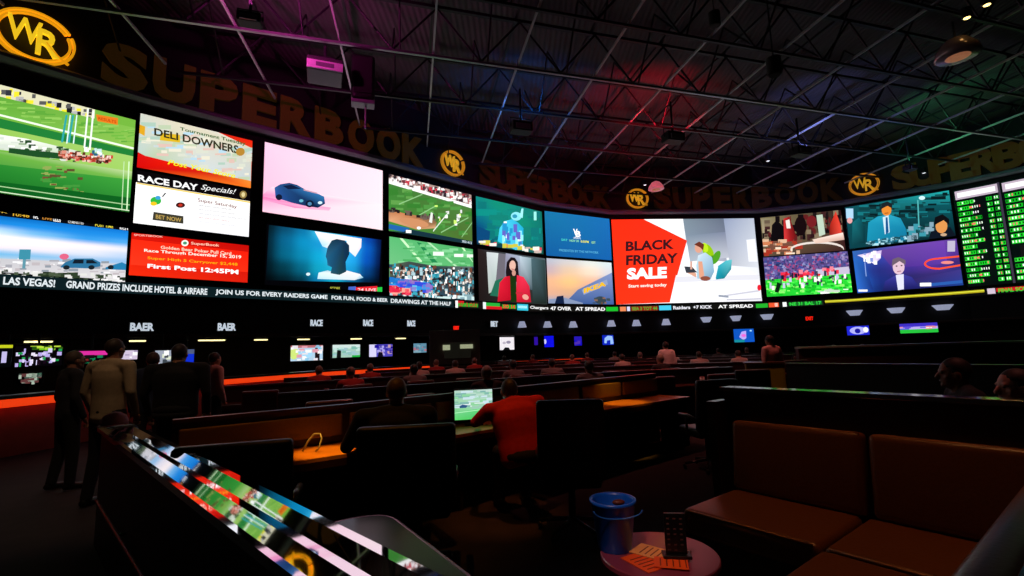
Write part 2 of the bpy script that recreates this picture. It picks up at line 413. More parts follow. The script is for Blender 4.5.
# C lower: red
p = Pic((131, 231), (247.5, 247), (246.5, 282), (128.5, 276)).bg(['c81208', 'b80a06', 'd01c0c', 'e8280c'])
p.poly([(131, 238), (247, 253), (247, 272), (130, 265)], ['f02810', 'e81c0a', 'f02c12', 'f8341a'])
p.text('SPORTSBOOK', 133, 233.5, 159, 235.5, 2, 'f0b0a0').ell(180, 242.5, 3.5, 3.2, 'e8f0e8').ell(180, 242.5, 2, 1.6, '40906a').text('SuperBook', 186, 243, 215, 246, 3.5, 'f4c0a8', .02)
p.text('Golden Bear Poker Pull Card', 157, 246.5, 228, 254, 3.2, 'ffd0b8', .02).text('Race Through December 15, 2019', 142, 250, 239, 258, 3.6, 'fff0e0', .02)
p.text('Super High 5 Carryover $2,448', 145, 258, 235, 265, 3.6, 'f8a010', .02).text('First Post 12:45PM', 145, 266, 236, 272, 4.4, 'ffffff', .03)
led(p, 'red LED screen with white and yellow First Post text')
# D pink car
p = Pic((263, 141), (381, 171.5), (381, 231), (262, 211)).bg(['f6c4de', 'fbdde8', 'fbe2e6', 'f8b8d4'])
p.poly([(270, 186), (381, 205), (381, 231), (262, 211), (262, 194)], ['fbd6e4', 'fce4e8', 'fbdfe6', 'f9c4da', 'f28cc0'])
p.poly([(262, 196), (285, 201), (325, 207), (323, 210), (290, 207), (262, 199)], ['f070b0', 'f080b8', 'f49cc4', 'f6b4d0', 'f07cb4', 'f490c0'])
p.poly([(272, 187), (277, 183.5), (285, 182), (292, 184), (302, 190), (312, 193), (318, 196), (319, 203), (312, 207), (300, 205), (288, 202), (273, 197)], ['30609a', '204a80', '1a3c6c', '24406c', '2a6aa0', '3c86b4', '2a70a8', '102c5a', '081a3a', '1a4a80', '183c70', '28509a'])
p.poly([(279, 185), (287, 184), (296, 188), (284, 188.5)], '0c1c3c').ell(276, 196.5, 2.8, 3, '101830').ell(304, 203, 4, 3.6, '0c1830').ell(304, 203, 2, 1.8, '4a80a8').ell(314, 202, 2.2, 1.5, 'd0e8f4').ell(296, 200, 2, 1.5, '60b0c8').line(298, 189, 311, 192.5, 1.2, 'c09aa8')
led(p, 'pink LED screen showing a dark blue hatchback car')
# E blue head
p = Pic((265, 225), (379, 239), (382, 295), (264, 281)).bg('030306')
p.grad([(267, 226), (378, 239), (378, 285), (265, 277)], ['041820 0a4868 0c70a0 38c0e8 60d0f0 1890d8 0840a0 041440', '04202c 086088 0c88b8 1890c8 80d8f0 28a8e8 0858b8 041848', '041c28 066080 0a80a8 10a0cc 40b8e0 20a0e0 0850b0 041440', '02141c 043848 06607c 1098b8 20a8c8 1890c8 064080 020c28', '010608 021820 043040 0870a0 10a0c0 086090 02203c 010814'], 28, 16)
p.poly([(308, 231), (356, 238), (356, 247), (350, 257), (342, 250), (340, 240), (328, 240), (322, 248), (316, 246)], ['f6ecf0', 'fbe8e4', 'e8dce8', 'd8e4ec', 'f0e8ea', 'f4eef0', 'f8f0ee', 'f0ecf0', 'a8dcf0'])
p.poly([(312, 278), (313, 272), (322, 270), (330, 273), (342, 271), (356, 275), (360, 279), (350, 281)], ['b8dce8', 'd4ecf4', 'a0c8d8', 'e0e4e4', 'f8ecec', 'e8e8ec', '60b0d0', 'd8e0e4'])
p.poly([(321, 247), (325, 240), (330, 238.5), (338, 240), (343, 245), (343.5, 254), (340, 262), (341, 272), (334, 275), (325, 273), (326, 267), (321.5, 265), (321, 260), (319.5, 256)], ['1c4664', '16384c', '14304a', '14304c', '103048', '0c2a44', '0e304c', '143a4c', '1c4048', '205060', '1a4c6c', '2a6c90', '1c587c', '245878'])
p.ell(303, 273, 2, 1.5, 'd0e8f0')
p.text('NFL', 267, 283.5, 276, 284.5, 3.5, 'f0f0f0').text('at Green Bay', 280, 285.5, 311, 287.5, 2.6, '9a9aa0').text('SCORE', 325, 288, 335, 289, 3.5, 'b0b040').r(344, 287.5, 352, 293, '4060c0').r(352, 288.5, 376, 294, 'd8202c').r(376, 290, 382, 295, '20c040').text('24 LIVE', 354, 291, 375, 292.5, 3, 'ffd0d0')
led(p, 'blue LED screen showing the back of a head in silhouette')
# F football stadium
p = Pic((387, 174), (470, 195), (470, 243), (387, 233)).bg(['3c7a34', '48803c', '4c6a2c', '3c8a34'])
p.poly([(387, 174), (470, 195), (470, 205), (387, 181)], 'a88c84').specks(160, [(387, 174), (470, 195), (470, 204), (387, 181)], (2.6, 3), ['2c2428', 'f4f0ee', 'c03040', '6a3038', 'e8e0e0', '403038'])
p.poly([(387, 181), (470, 205), (470, 208), (387, 184)], 'f4f4f0').specks(60, [(387, 186), (470, 209), (470, 235), (387, 222)], (9, 3), ['4c9040', '347a2c', '5c9a48', '3e8434'])
for a in ((396, 205, 418, 194), (412, 217, 432, 205), (436, 232, 466, 217), (458, 236, 470, 222)): p.line(*a, 1.2, '8ac080')
p.poly([(387, 211), (400, 214), (425, 218), (432, 222), (430, 228), (412, 230), (387, 223)], ['b06a40', 'c07a50', '9a6a44', '806040', 'd8a478', 'c08a60', 'd8a078']).ell(410, 223, 14, 4, 'c88a60', rot=.15)
p.specks(24, [(387, 209), (430, 216), (430, 220), (387, 213)], (4, 3), ['241c1c', '6a5a50', '302828']).specks(16, [(430, 205), (465, 212), (455, 225), (430, 218)], (2, 2.5), ['ffffff', 'c8f070', 'e0e0e0']).poly([(424, 222), (426, 212), (428, 213), (427, 223)], 'e0e4dc')
p.line(428, 231, 444, 212, 1.6, 'e0e8dc').poly([(387, 226), (405, 229), (405, 234), (387, 231)], '2060a8').poly([(405, 230), (470, 240), (470, 243), (387, 233), (400, 233)], '14303c').r(402, 231, 407, 234, 'f8f8f8').text('3RD 4:12', 458, 240, 469, 241.5, 2.2, 'd0e0e8').ell(414, 228.5, 2, 1.5, 'ffffff')
led(p, 'upper LED screen showing a football field and stadium crowd')
# G crowd + field
p = Pic((387, 237), (471, 249), (472, 299), (388, 297)).bg(['58b470', '4caa60', '68b878', '7cc088'])
for a in ((396, 238, 415, 262), (422, 241, 456, 270), (458, 247, 471, 262)): p.poly([(a[0], a[1]), (a[0]+3, a[1]), (a[2]+3, a[3]), (a[2], a[3])], 'c8f0c0' if a[0] != 422 else 'b0e0b0')
p.poly([(412, 242), (416, 243), (436, 266), (430, 266)], '1c8048').specks(40, [(387, 240), (471, 252), (471, 268), (387, 262)], (8, 2), ['6cc07c', '48a45c', '80cc90']).r(428, 251.5, 439, 255.5, 'e4f4e4').r(450, 253.5, 460, 256.5, 'f0f8f0').r(464, 254, 471, 257, 'e0f0e0')
p.poly([(388, 266), (405, 262), (430, 266), (472, 266), (472, 299), (388, 297)], ['5a6a50', '404c48', '2a3c40', '60706c', '30505c', '302838'])
p.specks(520, [(388, 266), (472, 268), (472, 298), (388, 296)], (2.2, 3.2), ['14181c', 'e8e0d8', '3aa0b4', '28485c', '6a4030', 'c8b0a0', '1c2c34', 'a8c8d0', '208898', '503028', 'ffffff'])
p.specks(60, [(388, 281), (425, 284), (425, 292), (388, 288)], (7, 4), ['2890d8', '3048d0', '60b8e0', '9068b8', '2070c0']).specks(30, [(388, 288), (405, 291), (404, 297), (388, 296)], (6, 3.5), ['e02848', 'f06070', 'c81838', 'f0a090']).specks(10, [(432, 293), (470, 294), (470, 298), (432, 298)], (9, 3), ['c8e0e0', '80a0a8'])
led(p, 'lower LED screen showing fans crowding beside a green field')
# H teal player
p = Pic((474, 197), (540, 211), (541.5, 255), (475, 243.5)).bg('0a7070')
p.grad([(474, 197), (540, 211), (541.5, 255), (475, 243.5)], ['0c8078 0e8a70 0c8078 0a6858', '0a7080 0c8478 0e8870 0a7068', '064a78 0a7080 0c7c70 086858', '083048 065058 0a6060 065048'])
p.specks(30, [(475, 199), (540, 213), (541, 250), (476, 238)], (14, 6), ['0c8478', '0a7070', '107c70', '0a8a80']).poly([(475, 226), (487, 231), (486, 243), (475, 241)], '084474')
p.poly([(494, 241), (496, 228), (501, 221), (508, 219), (514, 222), (520, 228), (519, 247), (512, 250)], ['30c0e0', '48d0ec', '60d8f0', '38bce0', '2cb0d8', '18a8d0', '28b4e0', '48c0e0']).ell(512.5, 216, 5.5, 4.5, '88e0ec').ell(511, 216, 2.5, 2, '2a90b0').poly([(516, 216), (518, 208), (520, 208), (519, 218)], 'a0f0f4').r(531, 211, 534, 220, '98ece0')
p.specks(24, [(500, 224), (518, 228), (518, 246), (498, 240)], (3, 6), ['90e8f8', '2090c8', '6060c0', 'ffffff']).specks(24, [(478, 240), (541, 250), (541, 254), (478, 243)], (5, 3), ['c8b0a8', 'e04050', '0c4048', 'f0e8e0', 'c8c040'])
led(p, 'teal LED screen showing a football player in pale blue')
# I woman in red
p = Pic((476, 249), (543.5, 258.5), (546, 304), (477, 301.5)).bg(['281c1c', '506068', '28302e', '1c1414'])
p.poly([(484, 252), (495, 253), (493, 290), (486, 294)], ['c8ccd0', 'd0d8d8', 'a0b4ac', 'b0bcb4']).poly([(495, 253), (502, 254), (500, 288), (492, 288)], '6a6670').poly([(502, 253), (518, 256), (520, 290), (500, 290)], ['9494ac', 'a8b4c8', '606a70', '504c54']).poly([(516, 256), (530, 258), (530, 290), (518, 288)], ['b8c8d4', '7c98a0', '3c5058', '404850']).poly([(528, 258), (543, 260), (545, 303), (530, 303)], ['48646c', '2c4040', '182420', '202c28'])
p.poly([(487, 296), (492, 281), (502, 277), (504, 298)], '206850')
p.poly([(503, 262), (507, 257), (511, 257.5), (514, 262), (515, 274), (518, 282), (503, 282), (502, 272)], '1a1216').ell(508.7, 265.5, 3.2, 5.2, 'e0b0a0').ell(510, 273, 2, 3, 'c89080').line(507.5, 269, 510, 269.4, .7, 'a02030')
p.poly([(494, 302), (496, 283), (501, 277), (506, 276), (508, 300)], ['c01428', 'd81c34', 'e02840', 'c01028', 'b00820']).poly([(513, 275), (520, 277), (526, 286), (528, 302), (512, 302)], ['e02a44', 'e8304c', 'd01c38', 'b01028', 'c8142c']).poly([(506, 276), (512, 277), (513, 302), (507, 302)], '14300c').ell(522, 297, 3.5, 2.6, 'e0a090', rot=.4).r(512, 292, 519, 294, 'c02838')
led(p, 'LED screen showing a dark haired woman in a red jacket')
# J blue logo
p = Pic((543, 212), (608, 218), (610, 260), (545, 256)).bg(['1470a0', '1668ac', '105ca4', '0e5898'])
p.text('V', 570.5, 232, 575, 232, 6, 'ffffff', .04).text('B', 573, 234, 578, 234, 6, 'ffffff', .04).text('SPORTS', 571, 238, 578, 238.4, 1.8, 'e8f0f4').text('SAT', 559, 240, 565, 240.4, 2.2, '48d0c0').text('NOV 30', 567, 240.8, 576, 241.2, 2.2, '90e0a0').text('8:00PM', 578, 241.4, 586, 241.9, 2.2, 'e0e040').text('EST', 589, 242.3, 593, 242.5, 2.2, 'a0e080').text('PRESENTED BY THE NETWORK', 557, 250.5, 596, 252.5, 2.2, '60b8d8', 0)
led(p, 'plain blue LED screen with a small white crest')
# K store at sunset
p = Pic((545, 259), (610, 262), (612, 304), (547, 304)).bg(['b8b8c8', 'd8e0e4', '4464a0', 'c0a898'])
p.grad([(545, 259), (610, 262), (612, 304), (547, 304)], ['b0b8c8 c8c8cc d8e0dc d0e0e4', 'c0a8b0 e0c0a0 f0d8c0 d0d0d8', 'e8b088 f8c080 e8b090 9098b0', 'e0a888 d8a880 9088a0 7080a8', '90a0b8 8090b0 6070a0 405890'])
p.poly([(611, 272), (612, 304), (562, 304), (575, 290)], ['7c90c0', '3a5a98', '3c5890', '5870a4']).poly([(579, 290), (605, 279), (606, 284), (581, 295)], '8898bc').text('IKEA', 581, 291, 604, 283, 5, 'f0b818', .05)
p.ell(598, 300, 6, 4, '30404a').poly([(548, 300), (562, 298), (580, 303), (580, 304), (547, 304)], '8090b0').poly([(553, 304), (555, 297), (561, 296), (562, 304)], '102040').specks(10, [(590, 296), (608, 298), (608, 304), (588, 304)], (3, 2), ['604838', '384850', '806050'])
led(p, 'LED screen showing a blue store with yellow letters at sunset')
# L black friday
p = Pic((610, 220), (753, 218), (760, 301), (616, 304.5)).bg(['ffffff', 'c4ccd8', 'f0f0f4', 'f6f6f8'])
p.poly([(681, 218.5), (721, 218), (725, 262), (690, 260), (683, 238)], ['b8c4cc', '7c8494', 'a0a4b4', 'c4c8d0', '8ca4b0'])
p.poly([(680, 218.5), (722, 218), (724, 232), (684, 236)], ['788894', '606a7c', '6c7488', '7c8c9c']).poly([(684, 236), (724, 232), (728, 258), (688, 262)], ['7c8c9c', '788098', 'b8bcc8', 'a8b4c0'])
p.poly([(722, 218), (753, 218), (757, 268), (728, 266)], ['8c98b4', 'b0b8c8', 'd4d8e0', 'b4b8c4']).poly([(745, 240), (754, 239), (756, 262), (747, 262)], 'e8eaf0')
p.poly([(610, 220), (642, 219.5), (685, 241), (668, 302.5), (616, 304.5)], ['f82c10', 'fa2c14', 'f83018', 'fa3418', 'f83214'])
p.poly([(642, 219.5), (681, 219), (684, 240), (683, 240)], ['ffffff', 'f4f4f6', 'e8e8ec', 'ffffff'])
p.text('BLACK', 624.5, 247, 672, 244.5, 10, '38141a', .035).text('FRIDAY', 625, 261, 676, 258.5, 10, '34161a', .035).text('SALE', 626, 274.5, 665, 273, 11.5, 'ffffff', .05).text('Start saving today', 627.5, 287, 665, 285.5, 4, 'ffe8dc', .03)
p.poly([(674, 276), (690, 272), (745, 270), (757, 276), (760, 301), (668, 302.5)], ['f4f4f8', 'f8f8fa', 'f6f4f8', 'ececf2', 'e4e4ec', 'ffffff']).poly([(674, 277), (757, 275), (757, 280), (673, 283)], 'dcdce4')
p.ell(706, 252, 5, 8.5, '90c010', rot=-.5).ell(714, 258, 3.5, 7.5, '4c9a20', rot=.5).ell(703, 248, 3, 5, 'b8e020', rot=-.3).vline(710, 256, 711, 270, 1.2, '3c7818')
p.poly([(712, 274), (715, 267), (724, 261), (730, 260), (729, 270), (722, 279), (714, 280)], ['1c90a0', '28a4b8', '48b8c4', '60c0c8', '108090', '0c7888', '1488a0']).poly([(709, 281), (711, 273), (714, 266), (716, 267), (713, 280)], 'e8f0f4')
p.poly([(695, 279), (694, 266), (696, 256), (703, 253), (710, 258), (712, 272), (708, 280)], ['a0c4d8', 'b0d0e0', 'd0dce8', 'b8d0e0', '98c0d8', '80a8c4', '7898b0']).ell(696.5, 248.5, 4, 5, 'd89c84').poly([(692, 245), (697, 242), (702, 245), (701, 251), (698, 248)], '6a3020').poly([(696, 262), (700, 262), (702, 276), (697, 279)], 'dc9c80').poly([(694, 274), (688, 271), (683, 270), (684, 273), (694, 278)], 'd8a088').ell(703, 279, 5, 2.4, '8a4a38').poly([(682, 267), (690, 267.5), (695, 273), (684, 273.5)], '343840')
p.r(688, 262, 690, 270, 'd0a090').line(722, 296, 757, 291, 1.5, 'c4c4d0').line(716, 296, 726, 297, 2, '9098a8').line(724, 300, 759, 299, 1, 'b0b0c0').ell(757, 288, 2, 3, 'e02030')
led(p, 'large LED screen with a red BLACK FRIDAY SALE advertisement')
# M fans/trophy
p = Pic((760, 216), (841, 212), (844, 251), (763, 256)).bg(['7c7050', '241014', '3a1c1c', '584838'])
p.poly([(761, 217), (780, 216), (783, 240), (763, 243)], ['8c8468', '706848', '8c6848', 'b8a888']).specks(130, [(762, 218), (842, 214), (843, 236), (764, 241)], (4, 5), ['100a0c', '3c2020', '5c1c1c', '1c1414', '645444', '2c1416', '180c0e', '807058'])
p.poly([(770, 244), (772, 224), (777, 219), (784, 226), (786, 246)], '0c080a').poly([(784, 218), (790, 216), (796, 235), (790, 247), (784, 244)], ['c02c2c', '801818', '601010', 'a01c20', 'd83838']).poly([(786, 220), (790, 219), (791, 228), (787, 228)], 'e8e0d8').ell(801, 226, 6, 10, '14080a').ell(812, 222, 5, 6, '701c20').poly([(817, 216), (823, 215.5), (825, 235), (819, 237)], 'b8ccb8').poly([(830, 226), (836, 213), (840, 226), (841, 236), (829, 236)], ['a02018', 'd83828', 'c03028', 'e04838', '801810'])
p.specks(40, [(763, 240), (800, 238), (800, 253), (763, 256)], (7, 3), ['d8b090', 'f0d8c0', 'a03020', '704838', 'c87850'])
for i in range(14):
    a = PI*i/13; b = PI*(i+1)/13
    if i < 13: p.poly([(816-26*math.cos(a), 249-7*math.sin(a)), (816-26*math.cos(b), 249-7*math.sin(b)), (816-26*math.cos(b), 251-7*math.sin(b)), (816-26*math.cos(a), 251-7*math.sin(a))], 'e0d4cc')
p.poly([(812, 240), (842, 234), (843, 241), (815, 244)], ['e8d0c0', 'f0e0d4', 'c8a090', 'e0c0b0'])
led(p, 'upper LED screen with fans in dark red around a trophy')
# N soccer
p = Pic((763, 257), (847, 252), (851, 292), (766, 297)).bg('504880')
p.specks(560, [(763, 258), (847, 252), (849, 275), (765, 280)], (2.4, 1.9), ['3c4890', '6a5ca0', '503870', '8a90c0', '304080', '705090', 'a04070', '28305c', '9080b0'])
p.poly([(816, 270), (848, 267), (849, 276), (818, 279)], 'c0b8d0').poly([(765, 280), (850, 274), (851, 292), (766, 297)], ['20c830', '28d030', '30e840', '18b428']).specks(200, [(765, 280), (850, 275), (851, 291), (766, 296)], (4.5, 1.8), ['10b820', '50f050', '28c830', '90ff70', '18a028'])
p.specks(30, [(776, 274), (838, 268), (838, 276), (776, 281)], (3, 3), ['d81830', 'e83048', 'c01028', 'f08090']).specks(50, [(768, 277), (845, 271), (846, 283), (768, 289)], (2.2, 4), ['f0f0e8', '181830', '303848', 'c0c0e0']).poly([(774, 292), (777, 282), (781, 284), (778, 293)], '082010').r(820, 291, 829, 294, 'ffffff').specks(10, [(820, 290), (849, 288), (849, 291), (820, 293)], (5, 2), ['e8f0e8', 'c0d0c0'])
led(p, 'lower LED screen with a soccer match on bright green grass')
# O man in blue suit
p = Pic((845, 207), (949, 191), (955, 237), (850, 248)).bg(['0c4c54', '0c5c64', '061c24', '083c44'])
p.poly([(870, 204), (949, 191), (950, 202), (871, 215)], ['106068', '20a0a0', '18787c', '0a3c40']).specks(70, [(862, 206), (948, 193), (950, 214), (864, 225)], (9, 2.4), ['0a2c30', '0c3c40', '147078', '061c20']).r(846, 208, 854, 218, 'a8d0f0').ell(850, 220, 3, 3, 'e0a0a0')
p.poly([(852, 244), (853, 222), (860, 217), (866, 226), (866, 242)], ['0c4048', '146870', '0c5c68', '083840', '083038']).vline(920, 200, 921, 230, 1.2, '50b0b0').ell(924, 198, 3, 2, 'c8f0f4')
p.poly([(868, 244), (870, 222), (880, 216), (891, 214), (903, 218), (908, 228), (910, 240)], ['1484a4', '1c90b0', '2098b8', '28a0bc', '1c8cac', '147ca0', '0c6c90']).poly([(885, 217), (891, 215), (892, 232), (887, 234)], 'c8e0ec').poly([(888, 217), (890, 217), (891, 232), (888, 234)], '105088').ell(889, 209.5, 5, 6, 'e08830').poly([(883, 209), (884, 203), (890, 201), (895, 204), (894.5, 208), (890, 205.5)], '182024').line(887, 213, 891, 212.6, .8, '903810')
p.specks(90, [(868, 241), (912, 235), (914, 240), (868, 246)], (3, 1.6), ['a8d8e4', '205868', '80b8c8', '143840']).specks(40, [(908, 228), (935, 224), (936, 236), (912, 240)], (5, 4), ['10484c', '0c2c30', '80a0b0', '3890a0'])
p.poly([(930, 240), (932, 232), (950, 228), (955, 237)], '0c1420').ell(942, 227, 5.5, 7, 'd8904c').poly([(935, 226), (936, 218), (943, 215), (949, 220), (949, 226), (944, 221)], '0c0c10').ell(944, 235.5, 3, 1.5, 'c0a080')
led(p, 'upper LED screen showing a man in a blue suit')
# P purple interview
p = Pic((853, 251), (956, 239), (963, 286), (857, 292.5)).bg(['20488c', '5c3c98', '48348c', '1c3c94'])
p.grad([(853, 251), (956, 239), (963, 286), (857, 292.5)], ['3060a8 4050a0 6448a8 6c44a8 5c3c90', '2858b0 2c3c98 5838a0 7040b0 50308c', '1c4ca8 242c78 3c2c88 503090 382468', '2060c0 1c2c78 282460 302868 283078', '2050b0 142460 1c1c50 20286c 1c3c88'], 16, 10)
p.poly([(853, 256), (866, 262), (874, 289), (857, 291)], ['2864b8', '2050a8', '182c78', '2c68c8']).poly([(880, 250), (945, 241), (948, 264), (895, 268)], ['604090', '6c40a8', '58349c', '482c88']).poly([(900, 282), (962, 270), (962, 284), (900, 288)], ['2c1c54', '3c3480', '283888', '182050'])
p.poly([(858, 255), (884, 250), (883, 258), (876, 264), (868, 259)], ['d8c4e4', 'c8b0e0', '9880c8', 'e8dcf0', 'f0ecf8']).specks(14, [(860, 254), (884, 250), (878, 264), (866, 260)], (3, 3), ['ffffff', 'e8d8f0', '8090d0']).vline(866, 262, 867, 276, .8, '90a8e0').r(948, 241, 955, 252, 'b8b0c8')
for i in range(15):
    a = PI/2+PI*i/15; b = PI/2+PI*(i+1)/15
    p.poly([(940+14*math.cos(a), 264-6*math.sin(a)), (940+14*math.cos(b), 264-6*math.sin(b)), (940+12*math.cos(b), 264-4.2*math.sin(b)), (940+12*math.cos(a), 264-4.2*math.sin(a))], 'f04828')
p.line(940, 258.8, 959, 257, 1.8, 'f05028').line(940, 269.3, 960, 266, 1.8, 'f05028').ell(948, 263, 6, 1.6, 'e88880')
p.poly([(884, 291), (887, 281), (896, 276), (904, 274), (914, 277), (922, 288)], ['181c50', '2c2c80', '343890', '3c3c98', '30308c', '1c1c60']).poly([(898, 275), (906, 274), (906, 289), (900, 290)], 'd8d8f0').ell(901, 267, 6, 7.5, 'd8b8c8').poly([(894, 266), (895, 259), (901, 257), (908, 260), (908, 265), (902, 261)], '685868').ell(899, 266, 1, .7, '503840').ell(904, 265.5, 1, .7, '503840').line(899.5, 271.5, 903.5, 271, .8, 'a06070')
p.r(858, 289, 868, 291, 'f0f0f4').r(922, 283, 933, 286.5, 'f4f4f8').line(933, 285, 962, 282.5, 3, '2858a8')
led(p, 'lower purple LED screen showing a man being interviewed')
# Q odds boards
for (q, cap, lab) in (((954, 191), (1003, 182), (1012, 283.5), (968, 286.5)), '', 'left green odds board at the right end of the video wall'), (((1004, 182), (1070, 169), (1082, 277), (1013, 283.5)), '', 'right green odds board running off the photo edge'):
    p = Pic(*q).bg('04080a'); a, b, c, d = p.q
    def P(u, v): r = a.lerp(b, u).lerp(d.lerp(c, u), v); return (r.x, r.y)
    p.poly([(.02, .01), (.97, .01), (.97, .10), (.02, .10)], 'b8a8b8', True).poly([(.07, .03), (.9, .03), (.9, .08), (.07, .08)], 'f0f0f0', True).poly([(.95, .0), (1, 0), (1, 1), (.95, 1)], '383040', True)
    for r_ in range(15):
        v0 = .125+r_*.058
        if q[0][0] > 1000 and 8 < r_ < 11: p.poly([(.15, v0), (.95, v0), (.95, v0+.058), (.15, v0+.058)], '101010', True); continue
        segs = [(.04, .30), (.32, .34+random.random()*.26), (.68, .80), (.84, .94)]
        for si, (u0, u1) in enumerate(segs):
            p.poly([(u0, v0), (u1, v0), (u1, v0+.036), (u0, v0+.036)], random.choice(['10b020', '18c828', '0ca01c', '30d838']), True)
        for u0, n_ in ((.05, 5), (.36, 4), (.70, 2), (.85, 2)):
            for j in range(n_):
                uu = u0+j*.05
                p.poly([(uu, v0+.006), (uu+.022, v0+.006), (uu+.022, v0+.028), (uu, v0+.028)], random.choice(['e8f8e0', 'f0f0f0', '081008', 'e86070', '081408']), True)
        if r_ % 3 == 1: p.poly([(.3, v0+.008), (.36, v0+.008), (.36, v0+.028), (.3, v0+.028)], 'f07060', True)
    led(p, lab, frame=.03)

# ticker: three stretches of LED ribbon round the wall
def ticker(x0, x1, label, paint):
    th = thing('led_ticker', label, 'ticker display')
    zc, hh = 3.78, .17
    xs = [x0]+[k[0] for k in KN if x0 < k[0] < x1]+[x1]
    ps = [wall_px(x, 300, .14)[0].xy for x in xs]
    MB().sweep([(0.02, zc-hh-.05), (.02, zc+hh+.05), (.12, zc+hh+.05), (.12, zc-hh-.05)], ps).build('housing', blk, th)
    cs = [0]
    for i in range(len(ps)-1): cs.append(cs[-1]+(ps[i+1]-ps[i]).length)
    def pos(s, z, k):
        for i in range(len(ps)-1):
            if s <= cs[i+1] or i == len(ps)-2:
                t = (ps[i+1]-ps[i]).normalized(); p = ps[i]+t*(s-cs[i]); n = Vector((t.y, -t.x))
                return (p.x+n.x*(.002+k*.003), p.y+n.y*(.002+k*.003), z)
    vs, fs, cc = [], [], []
    def rect(s0, s1, z0, z1, c, k=1):
        brk = [s0]+[q for q in cs if s0 < q < s1]+[s1]
        for u, v in zip(brk, brk[1:]):
            i = len(vs); e = 1e-4
            vs.extend([pos(u+e, zc+z0*hh, k), pos(v-e, zc+z0*hh, k), pos(v-e, zc+z1*hh, k), pos(u+e, zc+z1*hh, k)]); fs.append([i, i+1, i+2, i+3]); cc.extend([lin(c)]*4)
    def text(t, s0, s1, c, k=2, h=.62):
        tr, (mx, Mx, my, My) = glyphs(t, .03)
        for g in tr:
            i = len(vs)
            for gx, gy in g: vs.append(pos(s0+(gx-mx)/(Mx-mx)*(s1-s0), zc+hh*h*(2*(gy-my)/(My-my)-1), k)); cc.append(lin(c))
            fs.append([i, i+1, i+2])
    def S(x):
        q = wall_px(x, 300, .14)[0].xy; best = 0; bd = 9e9
        for i in range(len(ps)-1):
            t = (ps[i+1]-ps[i]).normalized(); a = max(0, min((ps[i+1]-ps[i]).length, (q-ps[i]).dot(t))); dd = (q-ps[i]-t*a).length
            if dd < bd: bd, best = dd, cs[i]+a
        return best
    paint(rect, text, S, cs[-1])
    me = bpy.data.meshes.new('message'); me.from_pydata(vs, [], fs)
    at = me.color_attributes.new('Col', 'FLOAT_COLOR', 'CORNER'); at.data.foreach_set('color', [x for c in cc for x in (*c, 1)])
    me.materials.append(M_LED); o = bpy.data.objects.new('message', me); COL.objects.link(o); o.parent = th
def tk1(rect, text, S, L):
    rect(0, L, -1, 1, '0c1c20', 0)
    c = 'd4dce0'
    text('WEEKEND IN', S(-66), S(-6), c); text('LAS VEGAS!', S(1), S(53), c); text('GRAND PRIZES INCLUDE HOTEL & AIRFARE', S(64), S(206), c)
    text('JOIN US FOR EVERY RAIDERS GAME', S(214), S(326), c); text('FOR FUN, FOOD & BEER', S(330), S(386), c, 2, .55); text('DRAWINGS AT THE HALF', S(389), S(449), c, 2, .55)
def tk2(rect, text, S, L):
    rect(0, L, -1, 1, '10100e', 0)
    G, Rr = '18a028', 'c81820'
    rect(S(453.5), S(456), -1, 1, 'f0f0f0'); rect(S(456), S(462), .1, 1, 'd01820'); rect(S(456), S(476), -.6, .4, G); text('27 -3 O/U', S(457), S(475), 'a03020')
    rect(S(481), S(484), -1, 1, 'e0e8e8'); rect(S(484), S(498), -.1, .9, '20a838'); rect(S(484), S(500), -1, -.1, Rr); rect(S(500), S(514), -.6, .6, G); text('SD 14', S(501), S(513), 'e02830')
    rect(S(515), S(526), -1, 1, '30b8d0'); rect(S(516), S(525), -.3, .5, 'a8e8f0'); 
    text('Chargers', S(528), S(546), 'e8e8e8'); text('47 OVER', S(548), S(569), 'f0f0f0'); text('AT SPREAD', S(573), S(603), 'f0f0f0')
    rect(S(604), S(616), -.7, .8, '18b428'); rect(S(618), S(624), -.8, .8, 'e08050'); rect(S(625), S(628), -.8, .8, 'd0d0f0'); rect(S(629), S(656), -.8, .8, '802010'); text('SEA 3 TOT 44', S(630), S(655), '50a030')
    rect(S(657), S(669), -.8, .9, '40c0e0'); text('Raiders', S(671), S(688), 'e0e0e8'); text('+7 KICK', S(691), S(710), 'e0e0e8'); text('AT SPREAD', S(716), S(751), 'f0f0f0')
    rect(S(754), S(766), -.8, .7, '20a828'); rect(S(767), S(777), -.8, .8, 'e0502c'); rect(S(773), S(776), -.6, .6, 'ffd0c0'); rect(S(781), S(785), -.8, .8, 'f0f0f0')
    rect(S(787), S(821), -.6, .6, '106020'); text('NE 31 BAL 17', S(788), S(820), '30d040')
def tk3(rect, text, S, L):
    rect(0, L, -1, 1, '080808', 0)
    rect(S(824), S(986), -.15, .75, 'a89818'); rect(S(824), S(986), .25, .5, 'd8e040', 2)
    rect(S(989), S(997), -.8, .9, 'c8b8c8'); rect(S(998), S(1090), -.3, .8, 'c01820'); text('FINAL SCORES NBA TONIGHT', S(1000), S(1088), '28c030')
ticker(-70, 452, 'white lettered LED ribbon reading LAS VEGAS! under the left screens', tk1)
ticker(453, 823, 'multicoloured sports score LED ribbon under the centre screens', tk2)
ticker(824, 1095, 'LED ribbon with one yellow line under the right screens', tk3)

